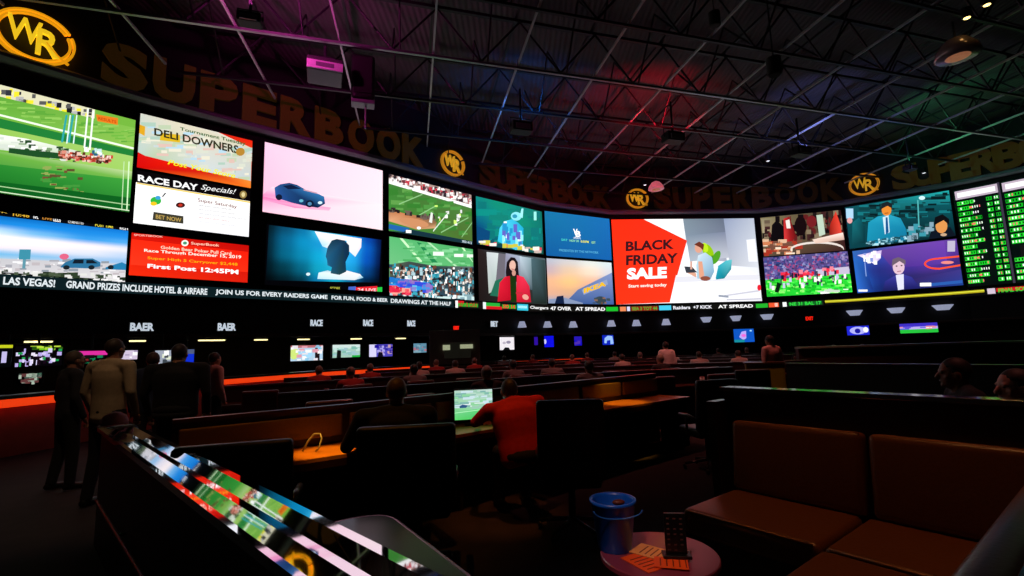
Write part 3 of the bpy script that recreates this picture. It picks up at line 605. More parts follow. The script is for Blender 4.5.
# ------------------------------------------------------------------ lettering on the fascia
gold_glow = mat('gold_letters_glow', '6a4814', .5, .2, emit=.07)  # unlit letters; the emission stands in for light falling on them
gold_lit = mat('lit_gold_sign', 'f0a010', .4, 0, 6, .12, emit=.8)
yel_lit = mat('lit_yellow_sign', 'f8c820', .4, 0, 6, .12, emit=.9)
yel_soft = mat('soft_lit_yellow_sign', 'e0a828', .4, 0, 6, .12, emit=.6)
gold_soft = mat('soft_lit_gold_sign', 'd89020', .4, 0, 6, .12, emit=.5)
def letters3d(txt, pos_mid, tg, h, wd, parent, name, m, depth=.12, bold=.05):
    """One solid piece of text centred at pos_mid facing the room; local to world coordinates."""
    tr, (mx, Mx, my, My) = glyphs(txt, bold)
    bm = bmesh.new(); n = Vector((tg.y, -tg.x, 0)); T = Vector((tg.x, tg.y, 0))
    vm = {}
    def V(gx, gy):
        k = (round(gx, 5), round(gy, 5))
        if k not in vm:
            vm[k] = bm.verts.new(pos_mid + T*(((gx-mx)/(Mx-mx)-.5)*wd) + Vector((0, 0, ((gy-my)/(My-my)-.5)*h)) + n*depth)
        return vm[k]
    for t in tr:
        try: bm.faces.new([V(*q) for q in t])
        except ValueError: pass
    r = bmesh.ops.extrude_face_region(bm, geom=bm.faces[:])
    bmesh.ops.translate(bm, vec=-n*(depth-.02), verts=[v for v in r['geom'] if isinstance(v, bmesh.types.BMVert)])
    bmesh.ops.recalc_face_normals(bm, faces=bm.faces[:])
    me = bpy.data.meshes.new(name); bm.to_mesh(me); bm.free(); me.materials.append(m)
    o = bpy.data.objects.new(name, me); COL.objects.link(o); o.parent = parent; return o
ZL = CAMH + 9.19
def wall_az_at(x, z=ZL):
    """Plan point of the wall below pixel column x at height z."""
    y = 200
    for _ in range(6):
        q, tg, n = wall_px(x, y)
        y += (q.z - z)*FPX/q.y
    return q, tg, n
gold_less_glow = mat('gold_letters_less_glow', '54390e', .5, .2, emit=.03)  # same letters painted darker, with less stand-in light, for the dimmer centre
def superbook(xs, label, m=None):
    th = thing('wall_sign', label, 'sign')
    for ch, x in zip('SUPERBOOK', xs):
        q, tg, n = wall_az_at(x)
        letters3d(ch, Vector((q.x, q.y, ZL)), tg, 1.45, 1.16, th, 'letter', m or gold_glow)
def spread_s(xa, xb, n=9):
    A, B = wall_az_at(xa)[0].xy, wall_az_at(xb)[0].xy
    # even spacing along the curve
    xs = [xa+(xb-xa)*i/200 for i in range(201)]; ps = [wall_az_at(x)[0].xy for x in xs]
    cs = [0]
    for i in range(200): cs.append(cs[-1]+(ps[i+1]-ps[i]).length)
    out = []
    for k in range(n):
        s = cs[-1]*k/(n-1)
        i = min(199, max(j for j in range(201) if cs[j] <= s+1e-6)); out.append(xs[i])
    return out
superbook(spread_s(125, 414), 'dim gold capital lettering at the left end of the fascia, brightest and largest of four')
superbook(spread_s(487, 603), 'dim gold capital lettering above the teal and blue screens', gold_less_glow)
superbook(spread_s(662, 832), 'dim gold capital lettering above the Black Friday screen', gold_less_glow)
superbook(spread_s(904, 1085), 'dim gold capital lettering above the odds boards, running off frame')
def logo(x, label, m, r=.84, el=1.0):
    q, tg, n = wall_az_at(x)
    th = thing('wall_logo', label, 'sign', (q.x, q.y, ZL))
    rz = math.atan2(tg.y, tg.x); th.rotation_euler = (0, 0, rz)
    mb = MB(); N = 44
    for R0, R1 in ((r, r*.93), (r*.9, r*.83)):
        pts = []
        rings = []
        for k, (rr, yy) in enumerate(((R0, -.02), (R0, -.14), (R1, -.14), (R1, -.02))):
            rings.append([mb.bm.verts.new((rr*1.12*math.cos(2*PI*j/N), yy, rr*math.sin(2*PI*j/N))) for j in range(N)])
        for k in range(4):
            for j in range(N):
                if 3 <= (j % N) <= 3: continue
                mb.bm.faces.new((rings[k][j], rings[k][(j+1) % N], rings[(k+1) % 4][(j+1) % N], rings[(k+1) % 4][j]))
    mb.build('ring', m, th)
    lm = yel_lit if m is gold_lit else yel_soft
    letters3d('W', Vector((-.27*r*1.1, 0, .14*r)), Vector((1, 0)), r*.9, r*.92, th, 'letter', lm, .14, .012)
    letters3d('R', Vector((.33*r*1.1, 0, -.12*r)), Vector((1, 0)), r*1.0, r*.66, th, 'letter', lm, .15, .012)
    MB().tube([(.3*r, -.12, -.1*r), (.62*r, -.12, -.5*r), (.95*r, -.12, -.72*r)], .04, 6).build('flourish', m, th)
logo(35, 'bright gold ringed monogram at the far left end of the fascia', gold_lit, .76)
logo(452, 'gold ringed monogram above the football field screen', gold_soft, .64)
logo(637, 'gold ringed monogram above the red part of the Black Friday screen', gold_soft, .64)
logo(864, 'gold ringed monogram above the man in blue suit screen', gold_soft, .68)
# soft dim sign lights (the emblems' own glow) come from their emission

# ------------------------------------------------------------------ small signs and sconces under the ticker
sg = mat('lit_white_sign', 'c8d4e0', .5, emit=.9)
def small_sign(x, y, wpx, hpx, txt, label):
    q, tg, n = wall_px(x, y, .0)
    k = q.y/FPX; th = thing('window_sign', label, 'sign', (0, 0, 0))
    W2, H2 = wpx*k*1.0, hpx*k
    c = Vector((q.x, q.y, q.z))
    MB().box(c + Vector((n.x, n.y, 0))*.03, (W2*1.15, .05, H2*1.3), math.atan2(tg.y, tg.x)).build('backing', blk, th)
    letters3d(txt, c, tg, H2, W2, th, 'lettering', sg, .08, .04)
for (x, y, w_, h_, t, l) in ((142, 327, 19, 8, 'BAER', 'white lit BAER sign above the standing men'), (226.5, 327, 16, 7.5, 'BAER', 'white lit BAER sign above the person in the light top'),
        (316, 323, 12, 6.5, 'RACE', 'small lit sign above the leftmost of the three bright far televisions'), (367.5, 323, 10.5, 6.5, 'RACE', 'small lit sign above the middle of the three bright far televisions'), (410.5, 323.5, 9, 6, 'RACE', 'small lit sign just left of the grey kiosk'), (493.5, 324, 9, 5.5, 'BET', 'small lit sign above the plain white television')):
    small_sign(x, y, w_, h_, t, l)
pale = mat('lit_lamp_shade', 'b8c0e0', .5, emit=.55)
def sconce(x, y, wpx, hpx, up, label):
    q, tg, n = wall_px(x, y, .16); k = q.y/FPX
    th = thing('wall_lamp', label, 'lamp', (q.x, q.y, q.z), math.atan2(tg.y, tg.x), 'lit lamps under the centre and right screens')
    r0, r1 = (wpx*k*.5, wpx*k*.28) if up else (wpx*k*.28, wpx*k*.5)
    MB().lathe([(r1, -hpx*k/2), ((r0+r1)/2, 0), (r0, hpx*k/2)], n=16).build('shade', pale, th)
    MB().tube([(0, .2, hpx*k*.3), (0, 0, hpx*k*.3)], .03).build('bracket', blk, th)
for i, (x, y) in enumerate(((520, 324.5), (545.5, 324.5), (571.5, 324.5), (609.5, 323.5), (635.5, 323), (665, 322))):
    sconce(x, y, 9, 6, False, 'small conical wall lamp, number %s from the white television rightwards' % ['one', 'two', 'three', 'four', 'five', 'six'][i] if 0 else ['lit cone lamp nearest the white television', 'lit cone lamp above the narrow blue television', 'lit cone lamp above the second blue television', 'lit cone lamp above the blue and white television', 'lit cone lamp just right of the blue and white television', 'lit cone lamp under the middle of the Black Friday screen'][i])
for i, (x, y, w_) in enumerate(((705, 319.8, 11), (734.5, 318.5, 11), (766.5, 317, 12.5), (853.5, 313, 14), (896, 310.5, 15), (942.5, 307.5, 17))):
    sconce(x, y, w_, 5, True, ['pale bowl lamp under the white armchair picture', 'pale bowl lamp left above the bright blue television', 'pale bowl lamp above the standing man in the pale shirt', 'pale bowl lamp above the blue television with a white figure', 'pale bowl lamp between the two right televisions', 'rightmost pale bowl lamp, above the green and violet television'][i])
# downlights in the soffit edge at left
dl = mat('warm_lamp_glass', 'ffe0a0', .5, emit=2.0)
for i, (x, y) in enumerate(((36, 340), (44, 342), (139, 338.5), (208, 339), (220.5, 337.5), (264, 332.5), (307, 332), (360, 332), (405, 332.5))):
    d = ray(x, y); q, tg, n = wall_hit(d.x/d.y, -.35)
    z = 2.22
    th = thing('recessed_downlight', 'small warm recessed downlight in the soffit over the betting windows', 'light', (q.x, q.y, z), math.atan2(tg.y, tg.x), 'downlights in the soffit at left')
    MB().box((0, 0, .02), (.5, .3, .05)).build('housing', steel_dark, th)
    MB().box((0, 0, -.02), (.4, .2, .05), bev=.01).build('lens', dl, th)

# ------------------------------------------------------------------ televisions under the soffit
def tv(x, y, wpx, hpx, Y, label, paint, rz=0, z=None, bg='000000'):
    c = at_y(x, y, Y); k = Y/FPX
    th = thing('television', label, 'television', (c.x, c.y, c.z), rz)
    W2, H2 = wpx*k, hpx*k
    MB().box((0, .04, 0), (W2+.08, .06, H2+.08), bev=.01).build('housing', blk, th)
    MB().tube([(0, .08, 0), (0, .25, 0), (0, .25, 2.32-c.z if c.z > 1.3 else -.3)], .025).build('bracket', steel_dark, th)
    p = Pic((0, 0), (100, 0), (100, 100), (0, 100)).bg(bg); paint(p)
    p.mesh('picture', M_TV, th, Vector((-W2/2, 0)), Vector((W2/2, 0)), H2/2, -H2/2, Vector((0, -1)), .002)
    return th
def azr(x): return math.atan2(*( (wall_hit((x-512)/480)[1]).yx ))
tv(8, 356, 44, 22, 11.5, 'leftmost odds television with yellow heading and white columns', lambda p: (p.r(30, 0, 100, 14, 'c8d020'), [p.r(x, 30, x+8, 80, 'c8c0f0') for x in (10, 40, 66)], p.specks(20, [(70, 30), (98, 30), (98, 98), (70, 98)], (12, 14), ['10a040', '20c050', '103018'])), azr(8), bg='040608')
tv(39, 356, 34, 20, 11.7, 'odds television with violet number columns and green heading', lambda p: (p.specks(20, [(30, 0), (98, 0), (98, 18), (30, 18)], (12, 8), ['70c020', '306010', 'c0e040']), p.specks(44, [(5, 22), (98, 22), (90, 75), (5, 98)], (7, 18), ['e0d8ff', 'c0b0f0', '180818', 'f0e8ff', '20a050']), ), azr(39), bg='060408')
tv(30, 379, 16, 11, 10.6, 'small grey green screen under the odds televisions at left', lambda p: p.specks(24, [(0, 0), (100, 0), (100, 100), (0, 100)], (25, 25), ['809080', '405048', 'a8b8a8', '603838', '305c48']), azr(30))
tv(93, 357, 22, 12, 12, 'magenta topped television behind the two standing men at left', lambda p: (p.r(0, 0, 100, 35, 'e030a0'), p.specks(12, [(0, 40), (100, 40), (100, 100), (0, 100)], (25, 20), ['108050', '802020', '101010'])), azr(93))
tv(126, 355, 18, 9, 13, 'white television right of the beige shirted man', lambda p: p.bg('d8c8e0').specks(6, [(0, 0), (100, 0), (100, 100), (0, 100)], (20, 30), ['b0a0c0', 'ffffff']), azr(126))
tv(163, 357, 13, 13, 13.5, 'small white television between two dark haired men', lambda p: p.bg('a0a8b8').specks(10, [(0, 0), (100, 0), (100, 100), (0, 100)], (30, 30), ['e0e8d0', '404850', 'ffffff']), azr(163))
tv(188, 357, 10, 15, 14.5, 'narrow blue television right of the man in black', lambda p: (p.bg('1030d0'), p.r(0, 0, 100, 30, '505c80')), azr(188))
tv(307, 353, 31, 15, 18.5, 'bright mixed colour television, left of three in the far bay', lambda p: (p.bg('b8d8f0'), p.r(0, 0, 100, 16, 'c07078'), p.ell(10, 50, 14, 40, 'd8f080'), p.ell(45, 55, 22, 30, 'a8e0ff'), p.r(75, 15, 90, 100, '201418'), p.specks(24, [(0, 0), (100, 0), (100, 100), (0, 100)], (14, 16), ['ffffff', 'e8a0b0', '90d0f0', 'f0e8f0'])), azr(307))
tv(346.5, 351, 28, 12.5, 19, 'pale green television, middle of three in the far bay', lambda p: (p.bg('a8d0c0'), p.r(0, 0, 100, 25, 'd8ece8'), p.specks(30, [(0, 20), (100, 20), (100, 80), (0, 80)], (16, 14), ['80c0b0', 'c8e8e0', 'a0c8d0']), p.poly([(14, 100), (16, 40), (30, 45), (30, 100)], '101414'), p.r(70, 85, 100, 100, '20b040')), azr(346))
tv(381, 350.5, 25, 12, 20.5, 'violet and white television, right of three in the far bay', lambda p: (p.bg('5048c0'), p.r(0, 0, 30, 100, 'e0dcff'), p.specks(24, [(30, 15), (100, 15), (100, 85), (30, 85)], (16, 18), ['3020a0', 'b0a8f0', 'c8a0b0', '2010a0']), p.poly([(35, 100), (40, 60), (55, 65), (60, 100)], '100c20')), azr(381))
tv(420, 348, 15, 9, 22, 'small grey blue television left of the kiosk', lambda p: p.bg('6090a8').specks(14, [(0, 0), (100, 0), (100, 100), (0, 100)], (25, 20), ['80a8b8', '507890', 'b07080']), azr(420))
tv(507, 343.5, 19, 12.5, 26, 'plain white television in the far centre', lambda p: (p.bg('f4eef4'), p.ell(30, 45, 12, 10, 'c0b8c8'), p.ell(60, 40, 16, 12, '9890a8'), p.poly([(20, 100), (35, 80), (60, 82), (70, 100)], '101014')), azr(507))
tv(536, 341, 5, 8, 27, 'dim violet sliver of a television left of the narrow blue one', lambda p: p.bg('3010a0'), azr(540))
tv(549, 341.5, 11, 11, 27.5, 'narrow deep blue television with a white spot', lambda p: (p.bg('1010e8'), p.ell(8, 50, 14, 22, 'd0d0ff')), azr(549))
tv(578, 341, 9, 9, 29, 'dim blue violet television in the far centre', lambda p: p.bg('2818b8').specks(6, [(0, 0), (100, 0), (100, 100), (0, 100)], (30, 30), ['5030b0', '1810c0']), azr(578))
tv(608, 340, 14, 9.5, 30, 'blue television with white shape under the store screen', lambda p: (p.bg('1028c0'), p.poly([(15, 80), (20, 30), (50, 5), (90, 10), (98, 90), (70, 95), (70, 50), (40, 55), (35, 85)], 'a0c8ff')), azr(608))
tv(744, 335.5, 21, 13, 27, 'bright blue television with pink figure right of centre', lambda p: (p.bg('1058c8'), p.poly([(25, 60), (40, 20), (62, 15), (60, 70), (45, 85)], 'c0b0ff'), p.ell(48, 50, 12, 12, 'f070e0'), p.ell(85, 15, 6, 6, 'b0e0ff'), p.r(0, 80, 50, 100, '1890a0')), azr(744))
tv(858, 330.5, 18, 9, 26, 'blue television with a white figure, left of the two at right', lambda p: (p.bg('2028d8'), p.ell(50, 50, 38, 42, 'b8b8ff'), p.ell(48, 55, 13, 28, '1818a0'), p.ell(85, 45, 12, 30, 'ffffff')), azr(858))
tv(918.5, 328, 29, 9.5, 24, 'green and violet television showing a field, right of the two at right', lambda p: (p.bg('4030c8'), p.r(0, 35, 100, 65, 'c0b0f8'), p.r(0, 62, 100, 100, '28c840'), p.specks(14, [(0, 30), (100, 30), (100, 60), (0, 60)], (18, 12), ['6050e0', 'ffffff', 'f090a0'])), azr(918))

# exit signs
red_l = mat('red_exit_letters', 'f02010', .5, emit=1.2)
for x, y, l in ((455, 328, 'small red EXIT sign above the grey kiosk'), (809, 318.5, 'small red EXIT sign below the soccer screen')):
    q, tg, n = wall_px(x, y, .0); th = thing('exit_sign', l, 'sign')
    k = q.y/FPX
    MB().box(q+Vector((n.x, n.y, 0))*.05, (7.5*k, .08, 5.5*k), math.atan2(tg.y, tg.x), .01).build('housing', blk, th)
    letters3d('EXIT', q+Vector((n.x, n.y, 0))*.06, tg, 3.6*k, 6.6*k, th, 'lettering', red_l, .06, .03)

# ------------------------------------------------------------------ ceiling lattice
D1 = Vector((-.208, 1)).normalized(); D2 = Vector((.958, .285)).normalized()
POLY = [Vector(p) for p in offs(WALL, .5)] + [Vector((34, -5)), Vector((20, -8)), Vector((-22, -8)), Vector((-25, -2))]
def inside(p):
    c = False; n = len(POLY)
    for i in range(n):
        a, b = POLY[i], POLY[(i+1) % n]
        if (a.y > p.y) != (b.y > p.y) and p.x < (b.x-a.x)*(p.y-a.y)/(b.y-a.y)+a.x: c = not c
    return c
def span(o, d):
    ts = [t*.5 for t in range(-100, 140) if inside(o+d*(t*.5))]
    return (min(ts), max(ts)) if ts and max(ts)-min(ts) > 3 else None
ZB, ZT = 10.95, 12.65
_a, _b = at_z(519.5, 60, ZB).xy, at_z(604.6, 60, ZB).xy
_n = Vector((D1.y, -D1.x)); SP = (_b-_a).dot(_n)/D2.dot(_n)
O = _a - D1*_a.y
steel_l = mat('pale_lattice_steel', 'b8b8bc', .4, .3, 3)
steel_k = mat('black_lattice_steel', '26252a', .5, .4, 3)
for k in range(-12, 14):
    o = O + D2*(k*SP); s = span(o, D1)
    if not s: continue
    th = thing('ceiling_joist', 'slender steel joist of the black ceiling lattice running toward the video wall', 'joist', group='joists running toward the video wall')
    a, b = o+D1*s[0], o+D1*s[1]
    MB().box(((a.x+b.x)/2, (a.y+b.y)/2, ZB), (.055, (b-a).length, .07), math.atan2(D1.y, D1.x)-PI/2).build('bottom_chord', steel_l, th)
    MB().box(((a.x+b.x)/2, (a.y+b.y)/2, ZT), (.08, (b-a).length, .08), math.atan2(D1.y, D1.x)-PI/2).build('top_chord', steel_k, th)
for j in range(-4, 14):
    o = O + D1*(j*SP+1.3-O.y); s = span(o, D2)
    if not s: continue
    th = thing('ceiling_truss', 'deep black steel truss crossing the ceiling parallel to the big screens', 'truss', group='deep trusses crossing the ceiling')
    a, b = o+D2*s[0], o+D2*s[1]; rz = math.atan2(D2.y, D2.x)
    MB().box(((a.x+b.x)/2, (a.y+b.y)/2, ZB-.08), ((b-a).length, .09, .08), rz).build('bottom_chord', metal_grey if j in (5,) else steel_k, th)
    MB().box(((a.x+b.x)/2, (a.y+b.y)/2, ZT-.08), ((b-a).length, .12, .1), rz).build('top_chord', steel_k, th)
    web = MB(); n0 = math.ceil(((s[0]))/SP); n1 = math.floor(s[1]/SP)
    off0 = (O - o).dot(D2) % SP
    t = s[0] + ((off0 - s[0]) % SP)
    while t+SP < s[1]:
        p0, p1, pm = o+D2*t, o+D2*(t+SP), o+D2*(t+SP/2)
        web.tube([(p0.x, p0.y, ZB-.05), (pm.x, pm.y, ZT-.1)], .035, 5).tube([(pm.x, pm.y, ZT-.1), (p1.x, p1.y, ZB-.05)], .035, 5)
        q = p0 + D1*(SP/2)
        if inside(q):
            web.tube([(p0.x, p0.y, ZB), (q.x, q.y, ZT-.05)], .03, 5)
            q2 = p0 + D1*SP
            web.tube([(q.x, q.y, ZT-.05), (q2.x, q2.y, ZB)], .03, 5)
        t += SP
    web.build('web', steel_k, th)

# ------------------------------------------------------------------ lights hung in the ceiling
def lamp(kind, name, loc, col, power, target=None, size=.3, angle=1.2, blend=.8, parent=None):
    ld = bpy.data.lights.new(name, kind); ld.color = lin(col); ld.energy = power
    if kind == 'SPOT': ld.spot_size = angle; ld.spot_blend = blend; ld.shadow_soft_size = size
    if kind == 'AREA': ld.size = size
    o = bpy.data.objects.new(name, ld); COL.objects.link(o); o.location = loc
    if target is not None:
        o.rotation_euler = (Vector(target)-Vector(loc)).to_track_quat('-Z', 'Y').to_euler()
    return o
def hung(x, y, z, label, col, power, tgt, sc=1.0):
    c = at_z(x, y, z)
    th = thing('stage_light', label, 'light', (c.x, c.y, c.z), .3)
    MB().box((0, 0, 0), (.75*sc, .5*sc, .35*sc), bev=.04).build('housing', blk, th)
    mb = MB().tube([(0, 0, .1), (0, 0, ZB-c.z+.05)], .04)
    mb.tube([(-.4*sc, 0, 0), (-.4*sc, 0, .35*sc), (.4*sc, 0, .35*sc), (.4*sc, 0, 0)], .025, 6); mb.build('hanger', steel_k, th)
    MB().box((0, -.27*sc, -.04), (.55*sc, .05, .2*sc), bev=.01).build('lens', mat('lens_glass', '9a94a4', .2), th)
    T = at_z(*tgt, ZC)
    l = lamp('SPOT', 'spot', (c.x, c.y, c.z+.35), col, power, T, .1, 2.3, 1)
    return th
def projector():
    c = at_z(325, 72, 10.1)
    th = thing('projector', 'white fronted projector hanging from the ceiling left of the black speaker', 'projector', (c.x, c.y, c.z), math.atan2(c.y, c.x)-PI/2)
    MB().box((0, 0, 0), (1.0, .9, .42), bev=.05).build('body', mat('projector_grey', '3a363c', .5), th)
    MB().box((0, -.47, -.07), (1.0, .06, .26), bev=.02).build('front_panel', mat('projector_white', 'c8c0cc', .5), th)
    MB().box((0, -.51, -.07), (.5, .03, .12)).build('vent', mat('vent_grey', '6a6470', .5), th)
    MB().tube([(0, 0, .2), (0, 0, ZB-c.z)], .05).box((0, 0, .32), (.5, .4, .14)).build('mount', steel_k, th)
projector()
def pa():
    c = at_z(363, 103, 9.5)
    th = thing('hanging_speaker', 'tall black loudspeaker hanging from the ceiling right of the projector', 'loudspeaker', (c.x, c.y, c.z), math.atan2(c.y, c.x)-PI/2)
    MB().box((0, 0, .75), (.72, .6, 1.5), bev=.12).build('cabinet', mat('speaker_black', '0c0b0e', .5), th)
    MB().box((0, -.31, .78), (.56, .03, 1.2), bev=.01).build('grille', mat('speaker_grille', '070708', .8), th)
    MB().box((0, -.1, -.08), (.7, .4, .12), bev=.02).build('bracket', mat('bracket_pale', '8a8490', .4), th)
    MB().tube([(0, 0, 1.5), (0, 0, ZB-c.z)], .05).tube([(.08, -.1, -.1), (.08, -.1, -.9)], .03).build('mount', metal_grey, th)
pa()
hung(250, 20, 9.7, 'magenta ceiling wash light at upper left', 'ff48c0', 1000, (330, 10), .7)
hung(521, 128, 9.5, 'blue wash light hanging above the teal screen', '2080ff', 800, (510, 140))
hung(673, 138, 9.5, 'red wash light hanging above the Black Friday screen', 'ff2038', 2000, (610, 140))
hung(800, 152, 9.5, 'pale blue wash light hanging above the trophy screen', '7480d8', 1000, (830, 125))
hung(910, 168, 9.5, 'green wash light hanging left of the odds boards', '40d080', 600, (985, 100), .7)
def dome(x, y, z, s, label, m):
    c = at_z(x, y, z)
    th = thing('pendant_lamp', label, 'lamp', (c.x, c.y, c.z))
    MB().lathe([(.5*s, -.2*s), (.56*s, -.16*s), (.5*s, .05*s), (.3*s, .32*s), (.1*s, .42*s)], n=28).build('shade', m, th, True)
    MB().lathe([(.2*s, -.24*s), (.3*s, -.2*s)], n=20).build('bulb', mat('amber_bulb', 'b07050', .4, emit=.5), th)
    MB().tube([(0, 0, .4*s), (0, 0, ZB-c.z+.1)], .03).build('stem', steel_k, th)
dome(957, 51, 10.1, 1.0, 'big shiny pinkish dome pendant near the top right corner', mat('shiny_pink_shade', 'b89aa0', .25, .4, 6))
dome(656, 187, 10.0, .75, 'small pink lit dome pendant above the BLACK FRIDAY screen', mat('pink_glow_shade', 'e08090', .4, emit=.35))
for i, (x, y, l) in enumerate(((987, 5, 'brighter warm ceiling spot in the top right corner'), (967, 18, 'fainter warm ceiling spot left below the brightest one'), (768, 161, 'tiny white ceiling spot above the trophy screen'), (924, 173, 'tiny white ceiling spot among the rightmost gold fascia letters'), (645, 185, 'tiny ceiling spot beside the pink dome pendant'))):
    c = at_z(x, y, 10.8)
    th = thing('ceiling_spot', l, 'light', (c.x, c.y, c.z))
    MB().lathe([(.1, 0), (.14, .05), (.12, .3), (.05, .34)], n=16).build('can', blk, th)
    MB().lathe([(.05, -.02), (.10, .01)], n=16).build('lens', mat('warm_spot_lens', 'ffc870', .4, emit=5) if i < 2 else mat('white_spot_lens', 'e0e0e8', .4, emit=1.2), th)

# warm house downlights above the seats, with some cans added to brighten people and rows
def can(x, y, label, power, tgt, angle=.6, col='ff8a30', z=7.5):
    th = thing('pendant_downlight', label, 'light', (x, y, z))
    MB().lathe([(.1, 0), (.13, .02), (.13, .34), (.05, .38)], n=18).build('can', blk, th)
    MB().lathe([(.06, .005), (.09, .015)], n=16).build('lens', mat('warm_spot_lens', 'ffc870', .4, emit=5), th)
    MB().tube([(0, 0, .35), (0, 0, ZB-z)], .015).build('stem', steel_k, th)
    lamp('SPOT', 'spot', (x, y, z-.06), col, power, tgt, .06, angle, .7)
can(2.1, 2.9, 'black can light hanging over the leather booth', 250, (1.9, 3.0, 0), .42, 'ffa862')
can(-.35, .9, 'unseen added can light aimed at the small round table', 190, (.64, 2.66, .56), .22, 'ffc8b0', 3.9)  # unseen lamp hung low so the bucket's near side catches light
can(-1.4, 3.6, 'black can light hanging over the desk beside the seated man', 4200, (-1.66, 4.28, .75), .10, 'ffb840')
can(1.6, 6.2, 'black can light hanging over the empty amber desk', 2600, (1.58, 7.2, .75), .13, 'ffbc48')
can(-.1, 4.2, 'black can light hanging over the man in red', 420, (-.15, 4.8, .8), .2, 'ff9040')

# ================================================================== seating floor
def V2(*a): return Vector(a)
# ------------------------------------------------------------------ polished drink ledge, front left
LD = V2(-.718, .696); LN = V2(.696, .718)          # along the ledge, and toward the seats
def LP(o, s, z): q = LN*o + LD*s; return Vector((q.x, q.y, z))
gloss = mat('mirror_polished_black', 'dcdce2', .03, 1, 3, .05)
gloss_e = mat('polished_edge', '9a96a0', .09, 1, 3, .05)
th = thing('drink_ledge', 'long mirror polished ledge slanting across the lower left corner', 'ledge')
S0, S1 = -.9, 5.78
z0 = 1.0; tl = math.tan(.415)
prof = [(.555, z0-.035), (.555, z0)]; o_, z_ = .555, z0
for wdt, sl in ((.025, 0), (.052, 1), (.033, 0), (.052, 1), (.036, 0)):
    o_ += wdt; z_ += wdt*tl*sl; prof.append((o_, z_))
prof.append((o_, z0-.035))
# top built as one stepped strip
mb = MB(); rg = [[mb.bm.verts.new(LP(o, s, z)) for o, z in prof] for s in (S0, S1)]
n = len(prof)
for i in range(n): mb.bm.faces.new((rg[0][i], rg[0][(i+1) % n], rg[1][(i+1) % n], rg[1][i]))
mb.bm.faces.new(rg[0][::-1]); mb.bm.faces.new(rg[1]); mb.build('ledge_top', gloss, th)
a, b = LP(.65, (S0+S1)/2, 0), 0
MB().box((a.x, a.y, .4825), ((S1-S0-.06), .13, .965), math.atan2(LD.y, LD.x)).build('panel', mat('ledge_panel', '120c10', .45, 0, 6, .4), th)
MB().tube([LP(.545, S0+.2, .45), LP(.545, S1-.4, .45)], .012, 10).tube([LP(.545, 1.2, .45), LP(.6, 1.2, .45)], .01).tube([LP(.545, 4.2, .45), LP(.6, 4.2, .45)], .01).build('foot_rail', mat('dull_steel_rail', '50505a', .3, .9), th, True)

# side table behind the ledge
th = thing('side_table', 'dark glossy side table with a rounded corner tucked behind the polished ledge', 'table')
def rounded(pts, r, n=8):
    out = []
    for i, p in enumerate(pts):
        a, b = pts[i-1], pts[(i+1) % len(pts)]; p, a, b = V2(*p), V2(*a), V2(*b)
        u, v = (a-p).normalized(), (b-p).normalized(); p0, p1 = p+u*r, p+v*r
        for k in range(n+1):
            t = k/n; out.append(p0*(1-t)**2 + p*2*t*(1-t) + p1*t*t)
    return out
cA = at_z(345, 512, .75).xy; cB = at_z(380, 508, .75).xy; cC = at_z(478, 583, .75).xy
far = V2(-.93, 2.56); right = V2(-.69, 2.64)
dirR = (cC-right).normalized()
pts = rounded([(-.98, 2.20+.0), (far.x-.02, far.y-.02), (right.x, right.y), (right.x+dirR.x*2.1, right.y+dirR.y*2.1), (.55, .72), (-.1, 1.35)], .13)
MB().prism([(p.x, p.y) for p in pts], .715, .75).build('table_top', mat('table_gloss_plum', '0e080c', .22, 0, 3, .2, spec=.2), th)
rim = MB(); pp = [(p.x, p.y, .733) for p in pts]; rim.tube(pp+[pp[0]], .019, 8, False)
rim.build('edge', mat('table_edge_pink_sheen', 'c090a8', .3, .8), th, True)  # pinkish sheen painted into the edge colour
MB().lathe([(.2, 0), (.2, .02), (.04, .04), (.04, .71)], (-.35, 1.95, 0)).build('pedestal', steel_dark, th, True)

# ------------------------------------------------------------------ booth at right
BD, BN, B0 = V2(.605, -.796), V2(-.796, -.605), V2(1.76, 4.1)
brz = math.atan2(BD.y, BD.x)
def BP(s, o, z): q = B0+BD*s+BN*o; return Vector((q.x, q.y, z))
th = thing('booth_partition', 'dark wood partition with a shiny top rail behind the leather booth', 'partition')
MB().box(BP(1.45, -.06, .585), (2.95, .1, 1.17), brz).build('panel', wood, th)
MB().box(BP(1.45, -.06, 1.19), (2.99, .15, .035), brz, .006).build('top_rail', mat('rail_lacquer', '8c8c90', .1, .9, 3, .05), th)
MB().box(BP(-.05, .04, .55), (.08, .24, 1.1), brz, .01).build('end_panel', wood, th)
th = thing('booth_sofa', 'brown leather L-shaped booth sofa at the lower right', 'sofa')
MB().box(BP(.95, .46, .15), (1.9, .72, .28), brz, .02).box(BP(1.4, 1.5, .15), (.9, 1.4, .28), brz, .02).build('base', mat('sofa_plinth', '120a08', .5), th)
def cushion(c, d, name, bev=.05, tilt=0):
    mb = MB(); M = Matrix.Translation(c) @ Matrix.Rotation(brz, 4, 'Z') @ Matrix.Rotation(tilt, 4, 'X')
    mb.box((0, 0, 0), d, 0, bev, M)
    o = mb.build(name, leather_brn, th, True); return o
def piping(ps, par=None): MB().tube(ps, .007, 6).build('piping', mat('tan_piping_highlight', 'a8703c', .45), par or th, True)  # edge piping whose lighter tone doubles as painted cushion highlights
def seat(s0, s1, o0, o1):
    c = cushion(BP((s0+s1)/2, (o0+o1)/2, .36), (s1-s0-.012, o1-o0-.012, .17), 'seat_cushion', .045)
    e = .035
    ps = [BP(s0+e, o1-.012, .437), BP(s1-e, o1-.012, .437)]; piping(ps, c)
    return c
seat(.08, .95, .14, .86); seat(.962, 1.78, .14, .86); seat(.962, 1.78, .872, 1.62); seat(.962, 1.78, 1.632, 2.2)
